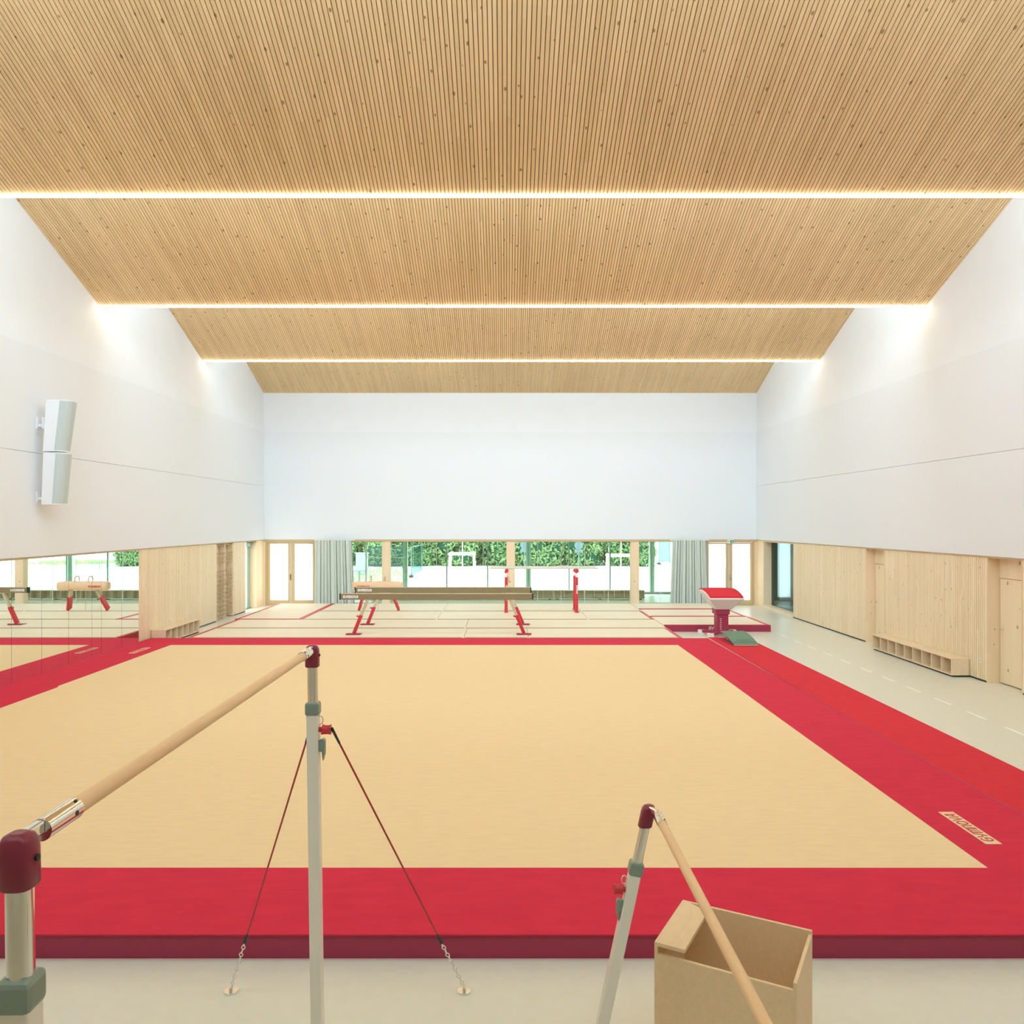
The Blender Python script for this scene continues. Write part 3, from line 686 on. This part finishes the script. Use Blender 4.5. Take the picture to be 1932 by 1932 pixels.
# ------------------------------------------------------------------ springboard
sx0, sx1, sy0, sy1 = 5.60, 6.21, 19.42, 20.66
t = thing('springboard', 'green carpeted springboard on the runway in front of the vaulting table', 'springboard', (5.9, 20.0, .028))
top, botm = [], []
for i in range(17):
    u = i / 16; Y = sy0 + (sy1 - sy0) * u; z = .075 + .165 * math.sin(u ** .85 * math.pi / 2)
    top.append((Y, z)); botm.append((Y, z - .028))
obj('curved_top', MB().prism(top + [(p[0], p[1] - .012) for p in top[::-1]], sx0, sx1, axis='x'), 'board', t, world=True)
obj('curved_deck', MB().prism([(p[0], p[1] - .012) for p in top] + botm[::-1], sx0 + .01, sx1 - .01, axis='x'), 'ply', t, world=True)
obj('base_board', MB().box((sx0, sy0, .028), (sx1, sy1 - .05, .05)), 'wine', t, world=True, bevel=.004)
for X in (sx0 + .12, sx0 + .30, sx1 - .12):
    for Y in (20.35, 20.52):
        zt2 = .075 + .165 * math.sin(((Y - sy0) / (sy1 - sy0)) ** .85 * math.pi / 2) - .028
        pts = [(X + .035 * math.cos(a * .8), Y + .035 * math.sin(a * .8), .05 + (zt2 - .05) * a / 40) for a in range(41)]
        obj('coil_spring', MB().path(pts, .006, n=5), 'chrome', t, world=True)
def zs(Y): return .075 + .165 * math.sin(((Y - sy0) / (sy1 - sy0)) ** .85 * math.pi / 2)
for r_, (Y, n, x0_, sp) in enumerate(((19.66, 12, sx0 + .14, .030), (19.53, 17, sx0 + .05, .031))):
    b = MB()
    for i in range(n):
        X = x0_ + i * sp; b.add([(X, Y, zs(Y) + .002), (X + .02, Y, zs(Y) + .002), (X + .02, Y + .045, zs(Y + .045) + .002), (X, Y + .045, zs(Y + .045) + .002)], [(0, 1, 2, 3)])
    obj('printed_line', b, 'boarddark', t, world=True)

# ------------------------------------------------------------------ uneven bars
t = thing('uneven_bars', 'uneven bars close to the camera with wooden rails, cream posts and red cables', 'uneven bars', (-.1, 2.9, 0))
YA, YN = 4.07, 1.62
def ub_post(X, Y, zr, lean, side, knob=True):
    """post with its cap at the rail height zr; lean = shift of X per metre downwards"""
    ax = lambda z: Vector((X + lean * (zr - z), Y, z))
    off = -Vector(t.location)
    ztp, zc, zk, zq = zr + .030, zr - .082, zr - .262, zr - .330
    p = obj('post', MB().bar(ax(zq + .01), ax(0.02), .060, .060), 'whitesteel', t, world=True, bevel=.006)
    a = obj('chrome_tube', MB().tube(ax(zq), ax(zc + .01), .0265, n=24), 'chrome', p); a.location = off
    # cap: tall cup with a rounded, split top
    rings = []
    for z, k in ((zc, .90), (zc + .004, 1.0), (zr - .005, .99), (zr + .012, .93), (zr + .024, .75), (ztp, .40)):
        c = ax(z); rings.append([(c.x + .0355 * k * math.copysign(abs(math.cos(q)) ** .7, math.cos(q)), c.y + .0355 * k * math.copysign(abs(math.sin(q)) ** .7, math.sin(q)), z) for q in [2 * math.pi * j / 24 for j in range(24)]])
    a = obj('cap', MB().loft(rings), 'plum', p); a.location = off
    c = ax(zr - .022); sgn = 1 if Y < 3 else -1
    a = obj('cap_bolt', MB().tube(c + Vector((.030, 0, 0)), c + Vector((.040, 0, 0)), .007, n=10), 'blackrub', p); a.location = off
    a = obj('collar', MB().bar(ax(zk), ax(zq), .072, .072), 'greymetal', p, bevel=.012); a.location = off
    # clamp screw knob and lever
    k0 = ax(zq - .075)
    if knob:
        a = obj('clamp_knob', MB().tube(k0 + Vector((side * .03, -.0, 0)), k0 + Vector((side * .048, 0, 0)), .014).tube(k0 + Vector((side * .046, 0, 0)), k0 + Vector((side * .058, 0, -.001)), .027, .024).tube(k0 + Vector((side * .058, 0, -.001)), k0 + Vector((side * .078, 0, -.001)), .024, .023).tube(k0 + Vector((side * .078, 0, -.001)), k0 + Vector((side * .090, 0, -.001)), .023, .027), 'redsteel', p); a.location = off
        a = obj('retaining_ring', MB().path([k0 + Vector((side * (.036 + .014 * math.cos(q)), .0, .048 + .022 * math.sin(q))) for q in [2 * math.pi * j / 14 for j in range(14)]], .003, n=6, closed=True), 'chrome', p); a.location = off
        l0 = ax(zq - .15)
        pts = [(l0.x + side * .028, l0.z + .02), (l0.x + side * .052, l0.z + .03), (l0.x + side * .062, l0.z + .02), (l0.x + side * .062, l0.z - .045), (l0.x + side * .052, l0.z - .085), (l0.x + side * .045, l0.z - .035), (l0.x + side * .028, l0.z - .035)]
        a = obj('clamp_lever', MB().prism(pts, Y - .022, Y + .012), 'greymetal', p, bevel=.004); a.location = off
    obj('base_foot', MB().box((ax(0).x - .09, Y - .09, 0), (ax(0).x + .09, Y + .09, .03)), 'whitesteel', t, world=True, bevel=.008)
zh, zl = H - .667, H - 1.49
XH, XLW = -1.0, .767
ub_post(XH, YA, zh, .014, 1); ub_post(XH, YN, zh, .014, -1)
ub_post(XLW - .035, YA, zl, -.215, -1); ub_post(XLW - .035, YN, zl, -.215, -1)
for X, z, xc in ((XH, zh, XH), (XLW, zl, XLW - .035)):
    rl = obj('rail', MB().tube((X, YN + .16, z + .004), (X, YA - .14, z + .004), .0205, n=28), 'barwood', t, world=True)
    off = -Vector(t.location)
    for (ya, yb_, yc) in ((YN + .075, YN + .205, YN), (YA - .075, YA - .205, YA)):
        a = obj('end_sleeve', MB().tube((X, ya, z + .004), (X, yb_, z + .004), .0245, n=28), 'chrome', rl); a.location = off
        a = obj('end_tongue', MB().bar((X, ya, z + .012), (xc, yc, z + .012), .022, .030, side=(0, 0, 1)), 'chrome', rl, bevel=.005); a.location = off
        sg = 1 if yb_ > ya else -1
        a = obj('grub_screw', MB().tube((X + .020, yb_ - sg * .03, z + .004), (X + .0255, yb_ - sg * .03, z + .004), .006, n=10).tube((X + .010, yb_ - sg * .014, z + .022), (X + .0125, yb_ - sg * .014, z + .0275), .004, n=8), 'blackrub', rl); a.location = off
# tension cables with turnbuckle, chain and floor anchor
def cable(label, a0, anc):
    a0, anc = Vector(a0), Vector(anc); d = anc - a0
    cb = obj('tension_cable', MB().path([a0.lerp(anc, k) for k in (.035, .3, .5, .755)], .0052, n=8), 'cable', t, world=True)
    if label: cb['label'] = label
    off = -Vector(t.location)
    e = obj('end_sleeve', MB().tube(a0, a0.lerp(anc, .045), .008, .006), 'blackrub', cb); e.location = off
    e = obj('end_sleeve', MB().tube(a0.lerp(anc, .75), a0.lerp(anc, .79), .006, .011), 'blackrub', cb); e.location = off
    b = MB(); n = 13
    dn = d.normalized(); u = dn.cross(Vector((0, 1, 0))).normalized(); v = dn.cross(u)
    for i in range(n):
        c = a0.lerp(anc, .795 + .2 * i / (n - 1)); s_ = u if i % 2 else v
        b.path([c + dn * (.020 * math.cos(q)) + s_ * (.011 * math.sin(q)) for q in [2 * math.pi * j / 12 for j in range(12)]], .0035, n=5, closed=True)
    e = obj('chain', b, 'chrome', cb); e.location = off
    e = obj('floor_anchor', MB().tube(anc - Vector((0, 0, anc.z)), anc - Vector((0, 0, anc.z - .012)), .045).tube((anc.x, anc.y, .01), (anc.x, anc.y, .035), .012), 'chrome', cb); e.location = off
zc_ = lambda y: pz(y, YA)
cable('left red tension cable', (px(583, YA), YA + .03, zc_(1376)), (px(436, 5.2), 5.2, .03))
cable('right red tension cable', (px(626, YA), YA + .0, zc_(1374)), (px(876, 5.2), 5.2, .03))

# ------------------------------------------------------------------ plywood chalk box, lower right of the low bar
A0 = Vector((1.075, 4.80, 0)); ang = math.atan2(-.206, .376)
t = thing('chalk_box', 'plywood box with a rounded lid board behind the low rail at the bottom edge', 'box', A0, ang)
ZC = .80; W_, D_ = .74, .55
obj('back_panel', MB().box((0, -.018, .03), (W_, 0, ZC)), 'ply', t)
obj('side_panel', MB().box((0, -D_, .03), (.018, -.018, ZC - .02)), 'ply', t)
obj('side_panel', MB().box((W_ - .018, -D_, .03), (W_, -.018, ZC - .02)), 'ply', t)
obj('front_panel', MB().box((.018, -D_, .03), (W_ - .018, -D_ + .018, ZC - .06)), 'ply', t)
obj('bottom_panel', MB().box((.018, -D_ + .018, .30), (W_ - .018, -.018, .32)), 'ply', t)
obj('kick', MB().box((.03, -D_ + .03, 0), (W_ - .03, -.03, .03)), 'kick', t)
pts = [(0, -.0185), (.045, -.0185)] + [(.005 + .165 * math.cos(R(q)), -.17 + .155 * math.sin(R(q))) for q in range(72, -1, -8)] + [(.17, -D_ + .0), (0, -D_)]
obj('lid_board', MB().prism(pts, ZC - .019, ZC + .001, axis='z'), 'ply', t)

# ------------------------------------------------------------------ shoe benches
def bench(label, x0, x1, y0, y1, n, face, h=.37, grp='low wooden shoe benches'):
    """cubby bench; long axis y for face 'x-'/'x+', long axis x for face 'y-'"""
    t = thing('shoe_bench', label, 'bench', ((x0 + x1) / 2, (y0 + y1) / 2, 0), 0, grp)
    th = .022; kz = .035
    if face in ('x-', 'x+'):
        back = (x1 - th, x1) if face == 'x-' else (x0, x0 + th); fr = (x0, x1 - th) if face == 'x-' else (x0 + th, x1)
        obj('seat_board', MB().box((x0, y0, h - th), (x1, y1, h)), 'benchwood', t, world=True, bevel=.002)
        obj('bottom_board', MB().box((x0, y0, kz), (x1, y1, kz + th)), 'benchwood', t, world=True)
        obj('back_panel', MB().box((back[0], y0 + th, kz + th), (back[1], y1 - th, h - th)), 'benchwood', t, world=True)
        for i in range(n + 1):
            Y = y0 + (y1 - y0 - th) * i / n
            obj('side_panel' if i in (0, n) else 'divider', MB().box((fr[0] + (.004 if i not in (0, n) else 0), Y, kz + th), (fr[1], Y + th, h - th)), 'benchwood', t, world=True)
        obj('kick', MB().box((x0 + .03, y0 + .01, 0), (x1 - .01, y1 - .03, kz)), 'kick', t, world=True)
    else:
        obj('seat_board', MB().box((x0, y0, h - th), (x1, y1, h)), 'benchwood', t, world=True)
        obj('bottom_board', MB().box((x0, y0, kz), (x1, y1, kz + th)), 'benchwood', t, world=True)
        obj('back_panel', MB().box((x0, y1 - th, kz + th), (x1, y1, h - th)), 'benchwood', t, world=True)
        for i in range(n + 1):
            X = x0 + (x1 - x0 - th) * i / n
            obj('side_panel' if i in (0, n) else 'divider', MB().box((X, y0 + .003, kz + th), (X + th, y1 - th, h - th)), 'benchwood', t, world=True)
        for X in (x0 + .1, (x0 + x1) / 2, x1 - .18): obj('foot', MB().box((X, y0 + .05, 0), (X + .08, y1 - .05, kz)), 'kick', t, world=True)
bench('pale wood shoe bench with nine cubbies against the right wall', 8.87, 9.235, 15.72, 19.12, 9, 'x-')
bench('pale wood shoe bench with six cubbies against the left slatted wall', -8.945, -8.575, 19.86, 22.06, 6, 'x+')
bx0 = px(700, 31.3); bx1 = px(1217, 31.3); st = (bx1 - bx0) / 3
for i, lab in enumerate(('long cubby bench beyond the glass, left, behind the balance beams', 'long cubby bench beyond the glass, middle, behind the beam ends', 'long cubby bench beyond the glass, right, ending past the right wood column')):
    bench(lab, bx0 + st * i + .01, bx0 + st * (i + 1) - .01, 31.3, 31.68, 9, 'y-', grp='cubby benches in the corridor beyond the glass')

# ------------------------------------------------------------------ wall bars in the left recess
t = thing('wall_bars', 'wooden wall bars set in a recess of the left slatted wall', 'wall bars', (XL - .1, 25.15, 0))
for Y in (24.43, 25.15, 25.86):
    obj('side_rail', MB().box((XL - .19, Y - .02, .03), (XL - .012, Y + .02, ZW - .05)), 'benchwood', t, world=True)
zr_ = [pz(990 + v * .2536, 24.6) for v in (150, 215, 250, 283)]
top_z = 2.37; step = .155
zz = [2.36, 2.107, 1.96, 1.82] + [1.544 - .137 * i for i in range(11)]
for z in zz:
    if z < .1: continue
    obj('rung', MB().tube((XL - .030, 24.41, z), (XL - .030, 25.885, z), .020, n=10), 'rung', t, world=True)

# ------------------------------------------------------------------ curtains
def curtain(label, xa, xb, xta, xtb, seed):
    rnd = random.Random(seed)
    n = 260; rows = 8; b = MB(); Y0 = 28.88
    ph = [rnd.uniform(0, 6.28) for _ in range(4)]
    def prof(u):
        w_ = u + .012 * math.sin(u * 31 + ph[0])
        q_ = .62 * math.sin(w_ * 2 * math.pi * 12 + ph[1]) + .38 * math.sin(w_ * 2 * math.pi * 19.3 + ph[2]); return -.085 * (1 - 2 * (.5 - .5 * q_) ** 2.2) + .014 * math.sin(w_ * 2 * math.pi * 37 + ph[3])
    V_ = []
    for side in (0, 1):
        for r_ in range(rows + 1):
            k = r_ / rows
            for i in range(n + 1):
                u = i / n; X = (xa + (xb - xa) * u) * (1 - k) + (xta + (xtb - xta) * u) * k
                V_.append((X, Y0 + prof(u) * (1 - .35 * k) + side * .006, .03 + (ZW - .06) * k))
    Fs = []; m = (n + 1) * (rows + 1)
    for side in (0, 1):
        for r_ in range(rows):
            for i in range(n):
                a = side * m + r_ * (n + 1) + i; Fs.append((a, a + 1, a + n + 2, a + n + 1))
    b.add(V_, Fs, 0, True)
    t = thing('curtain', label, 'curtain', ((xa + xb) / 2, Y0, 0), 0, 'grey-green curtains')
    obj('drape', b, 'curtain', t, world=True)
    obj('curtain_track', MB().box((min(xa, xta), Y0 - .03, ZW - .03), (max(xb, xtb), Y0 + .03, ZW - .003)), 'whitesteel', t, world=True)
curtain('grey-green pleated curtain right of the left frosted doors', px(593.8, 28.9), px(669.5, 28.9), px(595, 28.9), px(664.5, 28.9), 1)
curtain('grey-green pleated curtain left of the right frosted doors', px(1263.5, 28.9), px(1336.5, 28.9), px(1269, 28.9), px(1332, 28.9), 2)

# ------------------------------------------------------------------ loudspeaker on the left wall
sy = 15.0
t = thing('loudspeaker', 'tall white two-part loudspeaker on brackets high on the left wall', 'loudspeaker', (XL + .035, sy, 4.4))
off = -Vector(t.location)
def cab(z0, z1, xa0, xa1, wa, wb):
    """cabinet leaning out from the wall: xa = back x at bottom/top, w = depth; faces +x, curved grille"""
    rings = []
    for k in range(2):
        z = (z0, z1)[k]; xb_ = (xa0, xa1)[k]; wd = (wa, wb)[k]
        prof = [(xb_, sy - .13), (xb_ + wd * .60, sy - .13)] + [(xb_ + wd * (.60 + .40 * math.sin(R(q))), sy + .04 - .17 * math.cos(R(q)) * 1.0) for q in (15, 35, 55, 75, 90)] + [(xb_ + wd * .98, sy + .17), (xb_, sy + .17)]
        rings.append([(p[0], p[1], z) for p in prof])
    return rings
for (z0, z1, a, c, wa, wb, nm) in ((3.42, 4.405, XL + .19, XL + .225, .33, .385, 'lower_cabinet'), (4.425, 5.40, XL + .215, XL + .28, .36, .43, 'upper_cabinet')):
    rg = cab(z0, z1, a, c, wa, wb)
    cb = obj(nm, MB().loft(rg, smooth=False), 'spk', t, world=True, bevel=.004)
    gr = []
    for r_ in rg:
        z = r_[0][2]; dz = .02 if z == z0 else -.02
        o_ = r_[1:8]; gr.append([(p[0] + .004, p[1] - .003, z + dz) for p in o_] + [(p[0] - .01, p[1] + .01, z + dz) for p in o_[::-1]])
    g_ = obj('grille', MB().loft(gr, smooth=False), 'grille', cb); g_.location = off
for z0, z1 in ((3.47, 3.67), (4.86, 5.08)):
    obj('bracket', MB().box((XL + .035, sy - .04, z0), (XL + .06, sy + .06, z1)).box((XL + .06, sy - .02, z0 + .04), (XL + .25, sy + .02, z0 + .09)).box((XL + .15, sy - .05, z0), (XL + .21, sy + .05, z1)), 'spk', t, world=True, bevel=.003)
obj('lead', MB().path([(XL + .036, sy, 4.78), (XL + .08, sy - .03, 4.79), (XL + .15, sy - .04, 4.76), (XL + .22, sy - .03, 4.72)], .006, n=6), 'grille', t, world=True)

# small fittings
def socket(label, X, Y, z, s):
    t = thing('wall_socket', label, 'socket', (X, Y, z), 0, 'wall sockets')
    obj('cover_plate', MB().box((X, Y - .04, z - .04), (X + s * .01, Y + .04, z + .04)), 'whitesteel', t, world=True, bevel=.003)
    obj('socket_hole', MB().tube((X + s * .010, Y, z), (X + s * .012, Y, z), .018, n=14), 'grille', t, world=True)
socket('small square wall socket near the right edge beside the shoe bench', XR, 15.38, .39, -1)
socket('tiny wall socket above the left shoe bench', XL, 22.3, .46, 1)
ex = thing('exit_sign', 'small green and white exit sign above the right frosted doors', 'sign', (px(1379, 29), 29.05, 2.36))
obj('housing', MB().box((px(1373.5, 29), 29.03, pz(1025.3, 29)), (px(1385, 29), 29.085, pz(1018.2, 29))), 'white', ex, world=True, bevel=.003)
gx0, gx1, gz0, gz1 = px(1378, 29), px(1384.4, 29), pz(1024.3, 29), pz(1019.3, 29)
pn = obj('green_panel', MB().box((gx0, 29.026, gz0), (gx1, 29.029, gz1)), 'exitgreen', ex, world=True)
cx_, cz_ = (gx0 + gx1) / 2 + .005, (gz0 + gz1) / 2
a = obj('arrow', MB().prism([(cx_, cz_ - .035), (cx_ + .03, cz_), (cx_ + .012, cz_), (cx_ + .012, cz_ + .035), (cx_ - .012, cz_ + .035), (cx_ - .012, cz_), (cx_ - .03, cz_)], 29.023, 29.026), 'white', pn); a.location = -Vector(ex.location)
a = obj('running_figure', MB().box((px(1374.6, 29), 29.027, cz_ - .03), (px(1375.4, 29), 29.03, cz_ + .03)).box((px(1375.8, 29), 29.027, cz_ - .01), (px(1377, 29), 29.03, cz_ + .005)), 'exitgreen', ex, world=True)

# ------------------------------------------------------------------ outside
GZ = -.15
struct('ground', MB().box((-70, 33.8, GZ - .3), (70, 160, GZ)).box((-70, -6, GZ - .3), (-10.6, 33.8, GZ)).box((12.4, -6, GZ - .3), (70, 33.8, GZ)).box((-10.6, 33.8, GZ - .3), (12.4, 33.81, GZ)), 'sand')
def patch(name, cx, cy, rx, ry, seed, mt, lab, z=.02):
    rnd = random.Random(seed); b = MB()
    for i in range(2600):
        a = rnd.uniform(0, 6.28); q = math.sqrt(rnd.random()); X = cx + rx * q * math.cos(a); Y = cy + ry * q * math.sin(a)
        hh = rnd.uniform(.05, .28) * (1.2 - q * .6); d = rnd.uniform(0, 3.14); dx, dy = .035 * math.cos(d), .035 * math.sin(d)
        if abs(X - px(683, 48)) < .6 and abs(Y - 48) < .6: continue
        if abs(X - px(678, 42)) < .3 and abs(Y - 42) < .3: continue
        b.add([(X - dx, Y - dy, GZ), (X + dx, Y + dy, GZ), (X + rnd.uniform(-.06, .06), Y + rnd.uniform(-.06, .06), GZ + hh)], [(0, 1, 2)])
    return tag(obj(name, b, mt), lab, 'grass', kind='stuff')
patch('grass_patch', -8.6, 46.4, 2.9, 7.2, 3, 'leaf', 'rough grass growing outside the left windows')
patch('grass_patch', 16.2, 62, 3.4, 3.4, 4, 'leaf', 'strip of grass outside at the right end of the hedge')
def bush_mesh(seed, n=7800, rx=2.1, ry=1.5, rz=2.5):
    rnd = random.Random(seed); b = MB()
    lumps = [(-rx + 2 * rx * ((i_ * 5) % 13) / 12, rnd.uniform(-.5, .5) * ry, (.35, 1.25, 2.1, 3.1)[i_ % 4] + rnd.uniform(-.15, .35), rnd.uniform(.7, .95)) for i_ in range(40)]
    for i in range(n):
        lx, ly, lz, lr = rnd.choice(lumps)
        th = rnd.uniform(0, 6.28); cz = rnd.uniform(-1, 1); s_ = math.sqrt(1 - cz * cz); q = lr * rnd.uniform(.8, 1.08)
        nrm = Vector((s_ * math.cos(th), s_ * math.sin(th), cz)); c = Vector((lx, ly, lz)) + nrm * q
        if c.z < 0.03: c.z = rnd.uniform(.03, .5)
        u = (nrm.cross(Vector((rnd.uniform(-1, 1), rnd.uniform(-1, 1), rnd.uniform(-1, 1)))).normalized() + nrm * rnd.uniform(-.5, .5)).normalized()
        v = (nrm.cross(u) + nrm * rnd.uniform(-.6, .6)).normalized(); L_, W2 = rnd.uniform(.09, .19), rnd.uniform(.045, .085)
        b.add([c - u * L_, c - v * W2, c + u * L_, c + v * W2], [(0, 1, 2, 3)])
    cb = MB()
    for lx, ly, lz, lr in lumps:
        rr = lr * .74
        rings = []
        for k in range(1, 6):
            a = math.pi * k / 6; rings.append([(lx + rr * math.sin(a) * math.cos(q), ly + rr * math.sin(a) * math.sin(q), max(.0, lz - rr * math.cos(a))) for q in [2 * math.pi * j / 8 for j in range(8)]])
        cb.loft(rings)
    return b, cb
protos = []
labs = ['leafy bush of the hedge across the yard, behind the %s']
BU = [(-24, 'left of the glazed front, hidden behind the curtain wall side'), (-20.6, 'farthest left'), (-17.2, 'behind the left curtain'), (-13.8, 'seen in the leftmost pane')]
xs = [-26 + 3.05 * i for i in range(12)] + [9.3]
wh = ['far left beyond the left doors', 'beyond the left doors', 'behind the left doors', 'behind the left curtain', 'behind the left curtain edge', 'behind the dark railing at the left pane',
      'behind the pommel horse and netting', 'behind the left tree guard', 'left of the middle column', 'right of the middle column', 'behind the round signs', 'behind the right tree guard', 'last one at the right end of the hedge']
for i, x in enumerate(xs):
    Y = 58.5 + (i % 3) * .5
    if i < 3:
        bm_, cm_ = bush_mesh(20 + i)
        t = thing('hedge_bush', 'x', 'bush', (x, Y, GZ), 0, 'bushes of the hedge across the yard')
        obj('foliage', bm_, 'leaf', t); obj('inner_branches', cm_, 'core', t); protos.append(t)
    else:
        t = copy_tree(protos[i % 3]); t.location = (x, Y, GZ); t.scale = (.66 if x == 9.3 else 1, 1, random.uniform(.9, 1.1)); t.rotation_euler = (0, 0, random.uniform(-.3, .3))
    t['label'] = 'green leafy hedge bush outside, ' + wh[i]
# tree guards
def guard(label, X, Y, s=1.0):
    t = thing('tree_guard', label, 'tree guard', (X, Y, GZ), 0, 'wooden tree guards in the yard')
    h = 1.72; w1, w2 = .66, .58
    for sx, sy_ in ((-1, -1), (1, -1), (-1, 1), (1, 1)):
        obj('stake', MB().tube((sx * w1, sy_ * w1 * .8, 0), (sx * w2, sy_ * w2 * .8, h), .045, n=8), 'stake', t)
    for sy_ in (-1, 1): obj('cross_rail', MB().box((-w2 - .08, sy_ * w2 * .8 - .03, h - .14), (w2 + .08, sy_ * w2 * .8 + .03, h - .02)), 'stake', t)
    for sx in (-1, 1): obj('cross_rail', MB().box((sx * w2 - .03, -w2 * .8, h - .14), (sx * w2 + .03, w2 * .8, h - .02)), 'stake', t)
    tr = obj('young_tree', MB().tube((0, 0, 0), (.03, 0, 3.4), .035, .02, n=8), 'stake', t)
    return t
guard('wooden tree guard of four stakes in the yard, left of the middle column', px(872, 39.5), 39.5)
guard('wooden tree guard of four stakes in the yard, left of the right column', px(1171, 37.6), 37.6)
# road signs seen from behind
def rsign(label, X, Y, zc):
    t = thing('road_sign', label, 'road sign', (X, Y, GZ), 0, 'round road signs seen from behind')
    obj('pole', MB().tube((0, 0, 0), (0, 0, zc + .25 - GZ), .035, n=10), 'sign', t)
    obj('round_plate', MB().tube((0, .04, zc - GZ), (0, .06, zc - GZ), .29, n=32), 'sign', t)
    obj('lower_plate', MB().box((-.27, .04, zc - GZ - .50), (.27, .06, zc - GZ - .28)), 'sign', t)
rsign('round road sign seen from behind in front of the hedge, right of the middle column', px(1092, 54), 54, pz(1029, 54))
rsign('round road sign seen from behind, half hidden by the middle green post', px(989.5, 54), 54, pz(1028, 54))
# site fence, railing, cabin, table
def panel_fence(label, X0, Y0, X1, Y1, h=1.75):
    t = thing('site_fence_panel', label, 'fence', (X0, Y0, GZ), 0, 'site fence panels with teal netting')
    A, B = Vector((0, 0, 0)), Vector((X1 - X0, Y1 - Y0, 0)); up = Vector((0, 0, 1))
    obj('frame', MB().tube(A, A + up * h, .025, n=8).tube(B, B + up * h, .025, n=8).tube(A + up * h, B + up * h, .02, n=8).tube(A + up * .15, B + up * .15, .02, n=8), 'sign', t)
    n_ = (B - A).cross(up).normalized() * .004
    obj('netting', MB().add([A + up * .15 - n_, B + up * .15 - n_, B + up * h - n_, A + up * h - n_, A + up * .15 + n_, B + up * .15 + n_, B + up * h + n_, A + up * h + n_], [(0, 1, 2, 3), (7, 6, 5, 4), (0, 4, 5, 1), (1, 5, 6, 2), (2, 6, 7, 3), (3, 7, 4, 0)]), 'teal', t)
    obj('foot_block', MB().box((-.1, -.35, 0), (.1, .35, .12)), 'kick', t)
panel_fence('site fence panel with teal netting right of the left green post', px(776, 46), 46, px(795, 50), 50)
panel_fence('distant site fence panel with netting at the right end of the yard', px(1243, 60), 60, px(1264, 62), 62, 2.4)
X0, X1 = px(695, 54), px(762, 54)
t = thing('iron_railing', 'dark iron railing in front of the hedge at the left windows', 'railing', ((X0 + X1) / 2, 54, GZ))
b = MB(); n = 46
for i in range(n): b.box((X0 + (X1 - X0) * i / n, 53.98, GZ), (X0 + (X1 - X0) * i / n + .022, 54.0, 1.42))
obj('bars', b, 'darkfence', t, world=True)
obj('rails', MB().box((X0, 53.96, .1), (X1, 53.98, .16)).box((X0, 53.96, 1.3), (X1, 53.98, 1.36)), 'darkfence', t, world=True)
X = px(683, 48)
t = thing('site_cabin', 'small white site cabinet standing in the grass beyond the left window', 'cabinet', (X, 48, GZ))
obj('body', MB().box((X - .33, 47.7, GZ + .1), (X + .33, 48.3, 1.14)), 'cabin', t, world=True, bevel=.02)
obj('roof', MB().box((X - .38, 47.65, 1.14), (X + .38, 48.35, 1.2)), 'cabin', t, world=True)
obj('plinth', MB().box((X - .3, 47.75, GZ), (X + .3, 48.25, GZ + .1)), 'mullion', t, world=True)
X = px(678, 42)
t = thing('picnic_table', 'small grey outdoor table beyond the left window', 'table', (X, 42, GZ))
obj('table_top', MB().box((X - .45, 41.7, .46), (X + .3, 42.3, .51)), 'sign', t, world=True)
obj('leg', MB().box((X - .05, 41.95, GZ), (X + .05, 42.05, .46)), 'mullion', t, world=True)
